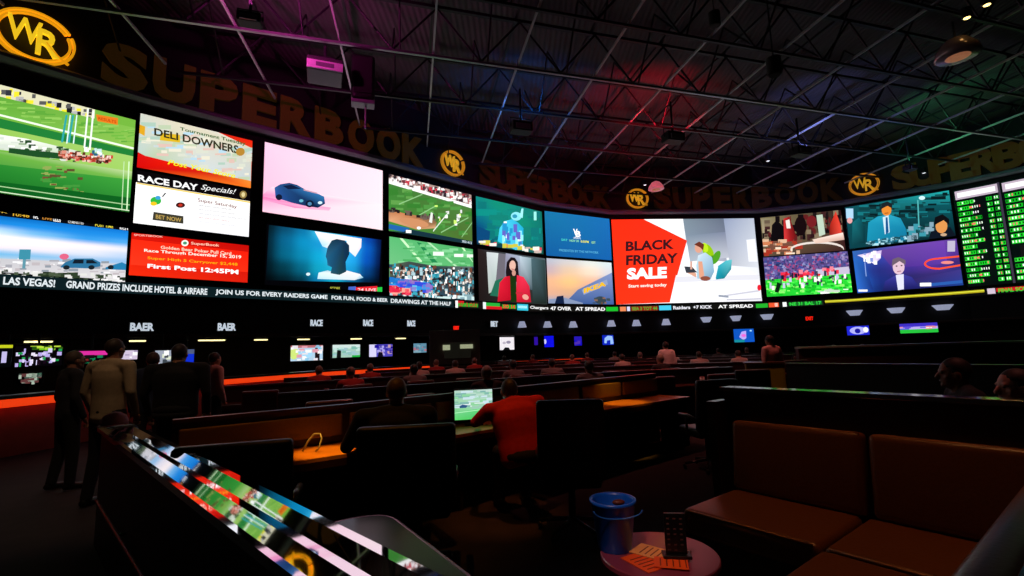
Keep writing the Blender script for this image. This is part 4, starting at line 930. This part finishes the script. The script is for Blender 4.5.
for s0, s1 in ((.09, .985), (1.005, 1.98)):
    c = cushion(BP((s0+s1)/2, .10, .70), (s1-s0-.012, .13, .52), 'back_cushion', .045, -.10)
    piping([BP(s0+.04, .115, .955), BP(s1-.04, .115, .955)], c)
    piping([BP(s0+.02, .10, .94), BP(s0+.02, .18, .48)], c)
c = cushion(BP(1.87, 1.25, .68), (.16, 2.1, .56), 'back_cushion', .06)
# return partition beside the camera
th2 = thing('side_partition', 'padded side partition painted with pink glare, cut off by the lower right corner', 'partition')
MB().box(BP(2.03, 1.3, .5), (.13, 2.3, 1.0), brz, .04).build('panel', mat('glare_tinted_vinyl', 'c48aac', .3, 0, 30, .15, .1), th2, True)  # glare of the pink screen is put into the vinyl colour
MB().box(BP(2.03, 1.3, 1.02), (.16, 2.34, .05), brz, .015).build('top_rail', gloss_e, th2)

# ------------------------------------------------------------------ round table with its things
TC = V2(.72, 2.66)
th = thing('cocktail_table', 'low round plum topped cocktail table before the booth', 'table', (TC.x, TC.y, 0))
MB().lathe([(.28, .465), (.30, .475), (.30, .495), (.295, .50)], n=48).build('table_top', mat('plum_lacquer', '8a3a54', .3, 0, 4, .15, coat=.5), th)
MB().lathe([(.2, 0), (.2, .015), (.05, .04), (.035, .06), (.035, .44), (.12, .465)], n=24).build('pedestal', steel_dark, th, True)
th = thing('plastic_bucket', 'blue plastic bucket on the round table', 'bucket', (.51, 2.74, .50))
MB().lathe([(.085, 0), (.088, .005), (.118, .235), (.125, .24), (.125, .255), (.113, .255), (.108, .24), (.082, .012)], n=36).build('body', mat('blue_plastic', '0a58d0', .35, 0, 8, .1), th, True)
MB().tube([(.125*math.cos(t), -.02+.125*math.sin(t)*.2-.118, .235-.05*math.sin(t)) for t in [PI*i/12 for i in range(13)]], .004, 6).build('handle', mat('blue_handle', '1a64c0', .4), th, True)
th = thing('ice_scoop', 'dark reddish thing poking out of the blue bucket', 'utensil', (.52, 2.74, .60))
MB().tube([(0, 0, 0), (.02, 0, .13)], .012, 8).ball((.022, 0, .135), (.035, .02, .015)).build('body', mat('brown_red_handle', '5a2018', .5), th, True)
paper = mat('orange_menu_card', 'ff5a14', .6, 0, 3, .1, emit=0); paper2 = mat('peach_menu_card', 'f8a860', .6, 0, 3, .1)
def card(x, y, rz, m, label, z, w=.14, h=.2, inks=()):
    th = thing('menu_card', label, 'menu', (x, y, z), rz)
    MB().box((0, 0, 0), (w, h, .003)).build('sheet', m, th)
    mb = MB()
    for k in range(5): mb.box((0, -.07+k*.03, .002), (w*.7, .006, .001))
    mb.build('print', mat('dark_ink', '8a2a08', .6), th)
card(.62, 2.56, .5, paper, 'orange card lying under the edge of the peach one on the round table', .502)
card(.69, 2.66, .85, paper2, 'peach card lying behind the black stand on the round table', .506)
card(.74, 2.52, 1.3, paper, 'orange card lying at the foot of the black menu stand', .5105, .12, .16)
th = thing('menu_stand', 'upright black menu stand with faint print on the round table', 'menu stand', (.79, 2.585, .5125), -.15)
MB().box((0, 0, .105), (.105, .02, .21), bev=.004).build('panel', mat('menu_black', '070708', .4), th)
MB().box((0, .0, .008), (.14, .075, .016), bev=.005).build('base', mat('menu_base', '0c0c0e', .3), th)
mb = MB()
for k in range(7):
    for j in range(3):
        if random.random() < .75: mb.box((-.035+j*.032, -.0115, .035+k*.025), (.014, .002, .007))
mb.build('print', mat('faint_print', '4a3030', .6), th)
th = thing('straw_wrapper', 'white scrap of paper right of the black menu stand', 'paper scrap', (.87, 2.66, .503), .4)
MB().box((0, 0, 0), (.03, .018, .004), bev=.001).build('scrap', mat('white_paper', 'd8c8c0', .7), th)

# ------------------------------------------------------------------ chairs
def desk_chair(label, loc, rz, m=leather_blk, w=.62, h=1.1, group=None, cat='chair'):
    th = thing('desk_chair', label, cat, loc, rz, group)
    # local: faces +Y
    MB().box((0, .02, .47), (w*.86, .5, .11), bev=.04).build('seat', m, th, True)
    bk = MB(); bk.box((0, 0, 0), (w, .09, h-.5), 0, .04, Matrix.Translation((0, -.26, (h+.5)/2)) @ Matrix.Rotation(.1, 4, 'X')); bk.build('backrest', m, th, True)
    for s in (-1, 1):
        MB().tube([(s*w*.47, -.22, .64), (s*w*.49, -.05, .68), (s*w*.49, .16, .67)], .024, 8).tube([(s*w*.49, .0, .67), (s*w*.47, .02, .5)], .016, 8).build('armrest', mat('chair_arm', '2a2a2e', .3, .4), th, True)
    MB().tube([(0, 0, .1), (0, 0, .43)], .03, 10).build('column', steel_dark, th, True)
    st = MB()
    for i in range(5):
        a = 2*PI*i/5+.3; st.tube([(0, 0, .12), (.3*math.cos(a), .3*math.sin(a), .075)], .022, 6, r2=.015)
    st.build('base', mat('chair_base', '5a5a5e', .3, .8), th, True)
    for i in range(5):
        a = 2*PI*i/5+.3; MB().ball((.3*math.cos(a), .3*math.sin(a), .035), (.02, .035, .035), seg=10).build('caster', mat('caster_black', '101012', .4), th, True)
    return th
ch0 = desk_chair('big black desk chair whose back hides the seated man in black', (-.80, 3.72, 0), .12, w=.68, h=1.08)
desk_chair('big black desk chair nearest the polished ledge, empty', (-1.80, 3.28, 0), .3, w=.66, h=1.07)
desk_chair('black desk chair just right of the man in red', (.46, 4.36, 0), -.05, w=.56, h=1.15)
desk_chair('black desk chair at the end of the amber desk, beside the booth', (2.42, 6.3, 0), .2, w=.56, h=1.13)
desk_chair('black desk chair just above the left end of the booth rail', (3.92, 8.15, 0), -.3, w=.52, h=1.13)

can(-3.2, 3.2, 'added can light brightening the standing men by the polished ledge', 300, (-4.6, 5.9, 1), .5, 'ffd0a8', 9)  # extra lamp added to make the men's clothes visible
can(-1.5, 3.4, 'added can light brightening the tan padded partition', 260, (-1.6, 4.75, .9), .55, 'ffa040', 8)  # added in place of task lights, to bring out the pads
can(-1, 9.0, 'added can light brightening the left seating rows', 700, (-1, 11, 0), 1.5, 'ff8878', 9)  # lamp put in so the seated patrons show up
can(5, 10.5, 'added can light brightening the middle seating rows', 900, (5, 13.5, 0), 1.5, 'ff8878', 9)  # likewise put in to lift the farther patrons out of the dark
can(4.5, 3.2, 'black can light hanging over the two people behind the booth rail', 130, (3.6, 3.6, 1), .5, 'ff9080', 6)
# ------------------------------------------------------------------ main desk row
def polyline(ps): return [V2(*p) for p in ps]
part_cap = mat('partition_cap', '4a2c34', .3, .2, 5, .2)
part_body = mat('partition_laminate', '28120e', .5, 0, 8, .3)
def desk_row(ps, label, plabel, h=1.1, dz=.75, m=woodtop, pads=True, dep=.62):
    """A worktop and the partition it stands against; ps runs left to right, the seats are on the camera's side."""
    P = polyline(ps)
    t = thing('partition', plabel, 'partition')
    MB().sweep([(.04, 0), (.04, h-.03), (-.02, h-.03), (-.02, 0)], P).build('panel', part_body, t)
    MB().sweep([(.055, h-.03), (.055, h), (-.035, h), (-.035, h-.03)], P).build('cap', part_cap, t)
    if pads:
        for i in range(len(P)-1):
            n_ = max(1, round((P[i+1]-P[i]).length/1.1))
            for k in range(n_):
                a, b = P[i].lerp(P[i+1], (k+.03)/n_), P[i].lerp(P[i+1], (k+.97)/n_)
                c = (a+b)/2; d = (b-a); nn = V2(d.y, -d.x).normalized()
                MB().box((c.x+nn.x*.04, c.y+nn.y*.04, h-.18), (d.length, .04, .2), math.atan2(d.y, d.x), .018).build('pad', leather_tan, t, True)
    d_ = thing('desk', label, 'desk')
    MB().sweep([(-.03, dz-.03), (-.03, dz), (-dep, dz), (-dep, dz-.03)], P).build('worktop', m, d_)
    MB().sweep([(-dep+.02, dz-.09), (-dep+.02, dz-.03), (-dep, dz-.03), (-dep, dz-.09)], P).build('apron', wood, d_)
    for i, p in enumerate(P):
        tt = (P[min(i+1, len(P)-1)]-P[max(i-1, 0)]).normalized(); nn = V2(tt.y, -tt.x)
        q = p+nn*(dep*.5)
        MB().box((q.x, q.y, (dz-.03)/2), (.04, dep*.8, dz-.03), math.atan2(tt.y, tt.x)).build('leg', wood, d_)
MAIN = [(-2.78, 3.98), (-1.66, 4.78), (-.94, 5.45), (.9, 7.05), (2.35, 8.2)]
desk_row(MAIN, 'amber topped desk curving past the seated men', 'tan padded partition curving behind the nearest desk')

# rows behind
rows = [([(-3.4, 7.0), (-1.5, 8.0), (.44, 9.3), (2.6, 10.1), (4.6, 10.3)], 'second'),
        ([(-5.6, 9.1), (-3, 10.6), (0, 12.1), (4, 12.9), (7.6, 12.6)], 'third'),
        ([(-5.6, 11.8), (-2.5, 13.7), (1, 14.9), (5, 15.5), (8.4, 15.2)], 'fourth'),
        ([(-4.6, 15.0), (0, 17.3), (6, 18.4), (13, 17.6)], 'fifth'),
        ([(-1.4, 19.6), (1, 20.6), (7, 21.6), (15, 20.8)], 'sixth')]
wine = mat('wine_red_vinyl', '4a1414', .32, 0, 30, .2, .1)
proto = None
tilts = random.Random(3)
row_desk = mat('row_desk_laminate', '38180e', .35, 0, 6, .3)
seats_for_people = []
for ps, nm in rows:
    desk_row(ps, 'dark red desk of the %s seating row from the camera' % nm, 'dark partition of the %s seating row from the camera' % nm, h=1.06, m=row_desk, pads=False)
    P = polyline(ps); grp = 'wine red chairs of the %s row' % nm
    for i in range(len(P)-1):
        L = (P[i+1]-P[i]).length; n_ = int(L/1.05)
        for k in range(n_):
            p = P[i].lerp(P[i+1], (k+.5)/n_); d = (P[i+1]-P[i]).normalized(); nn = V2(d.y, -d.x)
            q = p+nn*(1.05+tilts.uniform(-.08, .12)); rz = math.atan2(d.y, d.x)+tilts.uniform(-.25, .25)
            seats_for_people.append((q, rz, nm))
            lab = 'wine red desk chair at the %s seating row from the camera' % nm
            if proto is None:
                proto = desk_chair(lab, (q.x, q.y, 0), rz, wine, .56, 1.02, grp)
            else: dup(proto, (q.x, q.y, 0), rz, lab, grp)

# dark long partition and its amber end
a, b = at_z(787, 363, 1.15).xy, at_z(1012, 364.5, 1.15).xy
d = (b-a).normalized(); c = (a+b)/2; L = (b-a).length+1.6
th = thing('long_partition', 'long black partition behind the booth rail at right', 'partition')
c2 = a+d*(L/2)
MB().box((c2.x, c2.y, .56), (L, .1, 1.12), math.atan2(d.y, d.x)).build('panel', mat('matte_black_panel', '0a090a', .7), th)
MB().box((c2.x, c2.y, 1.135), (L, .15, .03), math.atan2(d.y, d.x), .005).build('top_rail', part_cap, th)
e = at_z(764, 362, 1.15)
th = thing('end_panel', 'amber lit end panel between the dark chair and the long black partition', 'partition', (e.x, e.y, 0), -.25)
MB().box((0, 0, .56), (.72, .12, 1.12), bev=.01).build('panel', mat('amber_panel', '7a6020', .5, 0, 4, .4), th)
MB().box((0, 0, 1.135), (.78, .18, .03), bev=.005).build('cap', part_cap, th)
can(e.x-.1, e.y-1.6, 'black can light hanging before the amber end panel', 420, (e.x, e.y, .8), .16, 'ffc050', 6.5)

# ------------------------------------------------------------------ betting counter with its orange glow
CP = polyline([(-9.3, 6.2), (-8.95, 8.8), (-8.37, 13.36), (-6.6, 17.2), (-3.57, 20.5), (-.2, 23.2), (3.4, 24.9)])
th = thing('betting_counter', 'long betting counter with an orange glowing front under the left screens', 'counter')
MB().sweep([(.1, 1.0), (.1, 1.06), (-.32, 1.06), (-.32, 1.0)], CP).build('worktop', wood, th)
MB().sweep([(.06, 0), (.06, 1.0), (-.1, 1.0), (-.1, 0)], CP).build('front', mat('counter_red_wood', 'b03a20', .4, 0, 5, .3), th)
MB().sweep([(-.27, .86), (-.27, .995), (-.295, .995), (-.295, .86)], CP).build('glow_strip', mat('orange_led_strip', 'ff4010', .5, 0, 3, .1, emit=.85), th)
# grey kiosk
e = at_y(455, 350, 19.0); k = 19.0/FPX
th = thing('kiosk', 'grey tiled kiosk with a lit window below the football screens', 'kiosk', (e.x, e.y, 0), math.atan2(e.y, e.x)-PI/2)
MB().box((0, .6, 1.2), (50*k, 1.2, 2.4), bev=.02).build('body', mat('grey_tile', '6a605c', .6, 0, 3, .3), th)
MB().box((.1, -.03, 1.6), (26*k, .06, .62), bev=.01).build('window', mat('dim_kiosk_glass', '3a3a30', .3, 0, 3, .5, emit=.12), th)
MB().box((-.33, -.08, 1.72), (.28, .04, .2)).build('sign', mat('pale_lit_panel', 'c0c8a0', .5, emit=.6), th)
MB().box((.45, -.08, 1.74), (.5, .04, .16)).build('sign', mat('pale_lit_panel', 'c0c8a0', .5, emit=.6), th)
MB().box((0, -.15, 1.05), (40*k, .4, .06), bev=.01).build('shelf', steel_dark, th)
# right counter under the televisions
q0, q1 = at_z(895, 344, 1.3), at_z(1024, 335, 1.35)
pts = [V2(9.0, 15.5), V2(14, 14.5), V2(18, 12.5)]
th = thing('bar_counter', 'distant bar counter with a pale lit edge at far right', 'counter')
MB().sweep([(.1, 1.3), (.1, 1.36), (-.4, 1.36), (-.4, 1.3)], pts).build('worktop', mat('pale_bar_top', '8a9484', .3, .2, 2, .5), th)
MB().sweep([(.05, 0), (.05, 1.3), (-.2, 1.3), (-.2, 0)], pts).build('front', mat('bar_front_brown', '2c1408', .6), th)

# ------------------------------------------------------------------ things on the desks
e = at_z(474, 421, .80); kk = e.y/FPX
th = thing('desk_television', 'small television on the desk in front of the man in red', 'television', (e.x, e.y, .76), .18)
MB().box((0, .03, .22), (37*kk+.03, .04, 28*kk+.03), bev=.008).build('housing', blk, th)
MB().box((0, .05, .03), (.06, .04, .12)).box((0, .05, .0), (.2, .14, .015), bev=.004).build('stand', steel_dark, th)
p = Pic((0, 0), (100, 0), (100, 100), (0, 100)).bg(['b8d8c8', 'c8e0d8', '90e0a0', '50d060'])
p.specks(50, [(0, 5), (100, 5), (100, 70), (0, 60)], (22, 6), ['e8f4f4', 'a0d0b8', '80b8b0', 'd0e8f0', '90d8a0']).poly([(12, 55), (20, 48), (34, 52), (30, 60), (14, 60)], '305888').poly([(0, 72), (100, 62), (100, 100), (0, 100)], ['78d890', '50e070', '30c850', '60d870']).line(0, 76, 100, 66, 2, 'c8ffd0')
p.mesh('picture', M_TV, th, Vector((-37*kk/2, 0)), Vector((37*kk/2, 0)), .22+14*kk, .22-14*kk, Vector((0, -1)), .0006)
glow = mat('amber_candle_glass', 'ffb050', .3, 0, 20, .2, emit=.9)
def bottle(x, y, z, label, m, h=.16, r=.028, nm='bottle', cat='bottle'):
    e = at_z(x, y, z); th = thing(nm, label, cat, (e.x, e.y, z))
    MB().lathe([(r, 0), (r, h*.55), (r*.4, h*.75), (r*.4, h)], n=14).build('body', m, th, True)
    MB().lathe([(r*.45, h), (r*.45, h+.012)], n=12).build('cap', mat('brass_cap', 'a08040', .3, .8), th, True)
bottle(448, 419, .752, 'small glowing amber bottle beside the desk television', glow)
bottle(603, 395, .752, 'small glowing amber bottle at the left end of the amber desk', glow, .2, .03)
e = at_z(313, 452, .752)
th = thing('cable', 'pale cable looping up from the amber desk beside the seated man', 'cable')
MB().tube([(e.x-.09+.0, e.y, .76), (e.x-.05, e.y+.01, .84), (e.x, e.y+.02, .90), (e.x+.05, e.y+.02, .90), (e.x+.07, e.y+.01, .86), (e.x+.055, e.y-.01, .79), (e.x+.03, e.y-.02, .757)], .008, 8).build('cord', mat('grey_cable', '8a8478', .5), th, True)
# cap and papers at the far end of the ledge
q = LP(.63, 5.42, 1.045)
th = thing('baseball_cap', 'dull pink cap lying at the far end of the polished ledge', 'cap', q, .3)
MB().lathe([(.10, 0), (.098, .03), (.08, .075), (.04, .1), (.005, .108)], n=24).build('crown', mat('dusty_pink_cloth', 'd08894', .8, 0, 40, .2), th, True)
MB().prism([(-.09, -.03), (-.08, -.12), (-.03, -.18), (.03, -.18), (.08, -.12), (.09, -.03)], .0, .008).build('brim', mat('dusty_pink_cloth', 'd08894', .8, 0, 40, .2), th)
q = LP(.64, 5.15, 1.043)
th = thing('folded_paper', 'blue and white folded paper beside the pink cap', 'paper', q, .9)
MB().box((0, 0, .004), (.16, .11, .006), bev=.002).box((.01, 0, .012), (.14, .1, .006), .1, .002).build('sheet', mat('blue_white_paper', '8090a0', .7, 0, 30, .7), th)
# cups and papers on the row desks
cupm = [mat('white_cup', 'c8c0c0', .5), mat('pink_cup', 'a86068', .5), mat('amber_cup', 'a87840', .4)]
rr = random.Random(11)
cp = None
for (q, rz, nm) in seats_for_people:
    if rr.random() < .42:
        f = Vector((-math.sin(rz), math.cos(rz))); pos = q + f*(.62+rr.random()*.1) + V2(rr.uniform(-.3, .3), 0)
        if cp is None:
            cp = thing('drink_cup', 'pale drink cup on the dark desk of the %s seating row' % nm, 'cup', (pos.x, pos.y, .752), 0, 'cups on the %s row desks' % nm)
            MB().lathe([(.032, 0), (.045, .15), (.04, .15), (.028, .01)], n=14).build('body', cupm[0], cp, True)
            MB().lathe([(.047, .15), (.047, .16), (.02, .165)], n=14).build('lid', cupm[1], cp, True)
        else: dup(cp, (pos.x, pos.y, .752), rr.random(), 'pale drink cup on the dark desk of the %s seating row' % nm, 'cups on the %s row desks' % nm)

# ------------------------------------------------------------------ people
def remeshed(mb, name, m, parent, vox, smooth=4):
    me = bpy.data.meshes.new('t'); bmesh.ops.recalc_face_normals(mb.bm, faces=mb.bm.faces[:]); mb.bm.to_mesh(me); mb.bm.free()
    o = bpy.data.objects.new('t', me); COL.objects.link(o)
    r = o.modifiers.new('r', 'REMESH'); r.mode = 'VOXEL'; r.voxel_size = vox
    s = o.modifiers.new('s', 'SMOOTH'); s.iterations = smooth; s.factor = .5
    dg = bpy.context.evaluated_depsgraph_get(); dg.update()
    m2 = bpy.data.meshes.new_from_object(o.evaluated_get(dg)); bpy.data.objects.remove(o); bpy.data.meshes.remove(me)
    m2.name = name; m2.materials.clear(); m2.materials.append(m)
    m2.polygons.foreach_set('use_smooth', [True]*len(m2.polygons))
    ob = bpy.data.objects.new(name, m2); COL.objects.link(ob); ob.parent = parent; return ob
def capsule(mb, a, b, ra, rb, flat=1.0):
    a, b = Vector(a), Vector(b); n = 6
    mb.tube([a.lerp(b, i/n) for i in range(n+1)], [ra+(rb-ra)*i/n for i in range(n+1)], 12, flat=flat)
    mb.ball(a, ra, seg=12); mb.ball(b, rb, seg=12)
skinm = mat('skin', 'b07a60', .5, 0, 30, .1); skin_d = mat('skin_tan', '8a5844', .5, 0, 30, .1); skin_p = mat('skin_pink', 'd08a78', .5, 0, 30, .1)
def person(label, loc, rz, pose='stand', H=1.76, shirt='202024', pants='101014', hair='1a120e', skin=skinm, lean=0, side=0, arms=None, longs=True, det=True, build=1.0, headturn=0, headdrop=0, seat_z=.5, group=None, bald=False):
    th = thing('person', label, 'person', loc, rz, group)
    f = H/1.76; v = .014 if det else .028
    sit = pose == 'sit'
    hipz = seat_z+.08 if sit else .94*f
    Hp = Vector((0, 0, hipz))
    Rl = Matrix.Rotation(-lean, 3, 'X') @ Matrix.Rotation(side, 3, 'Y')
    def up(x, y, z): return Hp + Rl @ Vector((x*f, y*f, z*f))
    ch = up(0, -.01, .36); nk = up(0, 0, .49); hd = up(0, .035, .635) + Vector((0, headdrop, -abs(headdrop)*.6))
    if sit: ch = up(0, -.01, .36); 
    b = build
    J = {}
    for s in (-1, 1):
        J['sh', s] = up(s*.185*b, 0, .46)
        if sit:
            J['hip', s] = Hp+Vector((s*.09, .02, 0)); J['kn', s] = Vector((s*.14, .46, seat_z+.04)); J['an', s] = Vector((s*.14, .46, .09)); J['to', s] = Vector((s*.15, .62, .04))
        else:
            st = .05*s
            J['hip', s] = Hp+Vector((s*.095, 0, -.02)); J['kn', s] = Vector((s*.11, .02+st*.4, .5*f)); J['an', s] = Vector((s*.12, -.02+st, .09)); J['to', s] = Vector((s*.14, .14+st, .035))
        A = (arms or {}).get(s)
        if A: J['el', s], J['wr', s] = Vector(A[0]), Vector(A[1])
        elif sit: J['el', s] = J['sh', s]+Vector((s*.06, .10, -.27)); J['wr', s] = J['el', s]+Vector((-s*.04, .25, .02))
        else: J['el', s] = J['sh', s]+Vector((s*.06, -.02, -.29)); J['wr', s] = J['el', s]+Vector((-s*.02, .10, -.24))
    def torso(mb, e):
        Z = [(-.10, .12, .10), (-.04, .16, .115), (.06, .163, .115), (.16, .16, .112), (.26, .17, .118), (.34, .178, .122), (.42, .17, .115), (.47, .13, .09), (.50, .07, .06)]
        rings = []
        for k in range(33):
            y = k/32*(len(Z)-1); a = min(len(Z)-2, int(y)); t_ = y-a; z, rx, ry = [Z[a][q]*(1-t_)+Z[a+1][q]*t_ for q in range(3)]
            rings.append([mb.bm.verts.new(up((rx*b+e)*math.cos(2*PI*q/20)/f, (ry*b**.6+e)*math.sin(2*PI*q/20)/f, z)) for q in range(20)])
        for k in range(32):
            for q in range(20): mb.bm.faces.new((rings[k][q], rings[k][(q+1) % 20], rings[k+1][(q+1) % 20], rings[k+1][q]))
        mb.bm.faces.new(rings[0][::-1]); mb.bm.faces.new(rings[-1])
        for s in (-1, 1): mb.ball(J['sh', s]+Vector((-s*.03, 0, 0)), .072+e, seg=12)
        for s in (-1, 1): capsule(mb, up(0, -.01, .50), J['sh', s]+Vector((-s*.03, 0, .0)), .058+e, .062+e)
    def arm(mb, e, fore=True):
        for s in (-1, 1):
            capsule(mb, J['sh', s], J['el', s], .055*b**.5+e, .042+e)
            if fore: capsule(mb, J['el', s], J['wr', s], .042+e, .029+e)
    def legs(mb, e):
        for s in (-1, 1):
            capsule(mb, J['hip', s], J['kn', s], .085*b**.5+e, .058+e); capsule(mb, J['kn', s], J['an', s], .058+e, .042+e)
    HR = Matrix.Rotation(headturn, 4, 'Z')
    def hp(x, y, z): return hd + HR.to_3x3() @ Vector((x, y, z))
    body = MB(); torso(body, -.012); arm(body, 0); legs(body, -.008)
    capsule(body, nk-Vector((0, 0, .04)), hd-Vector((0, .02, .05)), .068*b**.4, .058)
    body.ball(hp(0, -.005, .02), (.076, .095, .10), HR, 18).ball(hp(0, .025, -.045), (.058, .066, .07), HR, 14).ball(hp(0, .07, -.085), (.028, .022, .02), HR, 10)
    capsule(body, hp(0, .088, .015), hp(0, .108, -.022), .011, .016)
    for s in (-1, 1):
        body.ball(hp(s*.078, -.005, -.005), (.012, .022, .032), HR, 10); body.ball(hp(s*.03, .078, .028), (.022, .014, .01), HR, 8); body.ball(hp(s*.045, .055, -.02), (.022, .022, .02), HR, 8)
        w, e = J['wr', s], (J['wr', s]-J['el', s]).normalized()
        sd = e.cross(Vector((0, 0, 1))); sd = sd.normalized() if sd.length > .1 else Vector((1, 0, 0)); upv = sd.cross(e)
        if det:
            M3 = Matrix((sd, e, upv)).transposed().to_4x4()
            body.ball(w+e*.05, (.04, .05, .018), M3, 12)
            for k, ln in enumerate((.062, .075, .08, .07)):
                p0 = w+e*.085+sd*((k-1.5)*.021); body.tube([p0, p0+e*ln*.5-upv*.008, p0+e*ln*.85-upv*.03], .0105, 8, r2=.008)
            p0 = w+e*.03-sd*s*.035; body.tube([p0, p0-sd*s*.03+e*.03, p0-sd*s*.035+e*.06-upv*.01], .012, 8, r2=.009)
        else: body.ball(w+e*.06, (.035, .035, .035), None, 8)
        capsule(body, J['an', s]-Vector((0, .03, .03)), J['to', s], .035, .03)
    remeshed(body, 'body', skin, th, .0085 if det else v, 2)
    sh = MB(); torso(sh, .008); arm(sh, .012, longs)
    if not sit: sh.ball(up(0, 0, -.06), (.17*b, .125*b, .09), None, 14)
    remeshed(sh, 'shirt', mat('cloth_'+shirt, shirt, .85, 0, 25, .2), th, v, 8)
    tr = MB(); legs(tr, .014); tr.ball(Hp+Vector((0, 0, .0)), (.165*b, .12*b, .12), None, 14)
    remeshed(tr, 'trousers', mat('cloth_'+pants, pants, .85, 0, 25, .2), th, v)
    for s in (-1, 1):
        sb = MB(); capsule(sb, J['an', s]-Vector((0, .03, .04)), J['to', s]+Vector((0, .03, 0)), .045, .036); sb.ball(J['an', s], .05, seg=10)
        remeshed(sb, 'shoe', mat('shoe_dark', '0e0c0c', .4), th, v)
    if not bald:
        hm = MB(); hm.ball(hp(0, -.02, .035), (.083, .098, .098), HR, 24)
        kill = []
        for vv in hm.bm.verts:
            q = HR.to_3x3().inverted() @ (vv.co-hd)
            if q.z < -.055 or (q.y > .045 and q.z < .055) or (q.y > .0 and q.z < .01): kill.append(vv)
        bmesh.ops.delete(hm.bm, geom=kill, context='VERTS')
        rs = bmesh.ops.solidify(hm.bm, geom=hm.bm.faces[:], thickness=.006)
        hm.build('hair', mat('hair_'+hair, hair, .6, 0, 80, .3), th, True)
    if det:
        for s in (-1, 1): MB().ball(hp(s*.03, .078, .012), (.012, .009, .007), HR, 8).build('eye', mat('eye_dark', '141010', .2), th, True)
        MB().ball(hp(0, .088, -.052), (.022, .006, .005), HR, 8).build('mouth', mat('lip', '7a3a34', .5), th, True)
    return th
P_ = lambda x, y, Y: at_y(x, y, Y)
# the standing men at left
person('man in dark jacket standing leftmost, at the far end of the ledge', P_(69, 400, 6.3).to_2d().to_3d(), -.5, H=1.80, shirt='24242a', hair='5a4a40', longs=True)
person('man in beige shirt seen from behind, leaning at the ledge end', P_(109, 400, 5.6).to_2d().to_3d(), -.1, H=1.92, shirt='c8b08c', hair='3a2a1c', longs=True, build=1.12)
person('dark haired person in navy between the beige and the black shirts', (-5.3, 7.1, 0), .6, H=1.76, shirt='1c2644', hair='4a342c', det=False)
person('broad man in black standing right of the beige shirted man', P_(176, 400, 6.0).to_2d().to_3d(), .15, H=1.84, shirt='0c0c10', hair='2a1612', build=1.5)
person('person in a pale pink top standing before the orange counter', (-5.25, 8.45, 0), -.4, H=1.74, shirt='b89a98', hair='2a1a16', det=False)
# seated
person('balding man in black seated at the amber desk, seen from behind', (-.98, 4.0, 0), .15, 'sit', H=1.86, shirt='141416', hair='5a4238', seat_z=.50, lean=.10, build=1.35, arms={-1: ((-.40, .10, .83), (-.36, .36, .84)), 1: ((.30, .15, .80), (.2, .42, .80))})
person('man in a red shirt leaning over the desk toward the small television', (.06, 4.72, 0), .25, 'sit', shirt='d01c14', hair='1a1210', seat_z=.50, lean=.30, side=-.10, build=1.38, headdrop=.03, longs=False, arms={-1: ((-.42, .22, .88), (-.36, .50, .84)), 1: ((.34, .25, .84), (.22, .5, .84))})
person('dark haired man in a black jacket seated behind the booth rail, facing left', P_(968, 375, 3.85).to_2d().to_3d(), 1.1, 'sit', shirt='1c1c24', hair='1c1210', seat_z=.56, lean=.08, build=1.15, skin=skin_d)
person('pink faced person cut off by the right edge, facing left', P_(1021, 385, 3.25).to_2d().to_3d(), 1.35, 'sit', shirt='2a1a1c', hair='2a1c18', seat_z=.50, skin=skin_p)
person('distant man in a pale pink shirt standing under the right television', (5.62, 10.6, 0), .3, H=1.76, shirt='c89a98', hair='1c1414', det=False)
person('distant woman in white standing below the armchair picture', (4.3, 13.7, 0), .1, H=1.7, shirt='e8e0e4', hair='2a1c18', det=False)
# patrons in the rows, built once in four kinds and copied
kinds = [(('white', 'b8aaa8'), 0), (('red', 'a02a28'), 1), (('grey', '6a6468'), 2), (('dark', '1c181c'), 3)]
protos = {}
rr = random.Random(5)
hid = [s for s in seats_for_people]
rr.shuffle(hid)
used = {}
for i, (q, rz, nm) in enumerate(hid[:30]):
    (cn, cc), ki = kinds[i % 4]
    lab = 'patron in a %s shirt seated in the %s seating row from the camera' % (cn, nm)
    grp = 'patrons in %s shirts in the %s row' % (cn, nm)
    if ki not in protos:
        protos[ki] = person(lab, (q.x, q.y, 0), rz, 'sit', shirt=cc, hair=['2a1c16', '6a5044', '18100e', '8a7a70'][ki], seat_z=.5, det=False, lean=.08, group=grp, build=1.1, skin=[skinm, skin_p, skin_d, skinm][ki])
    else: dup(protos[ki], (q.x, q.y, 0), rz, lab, grp)
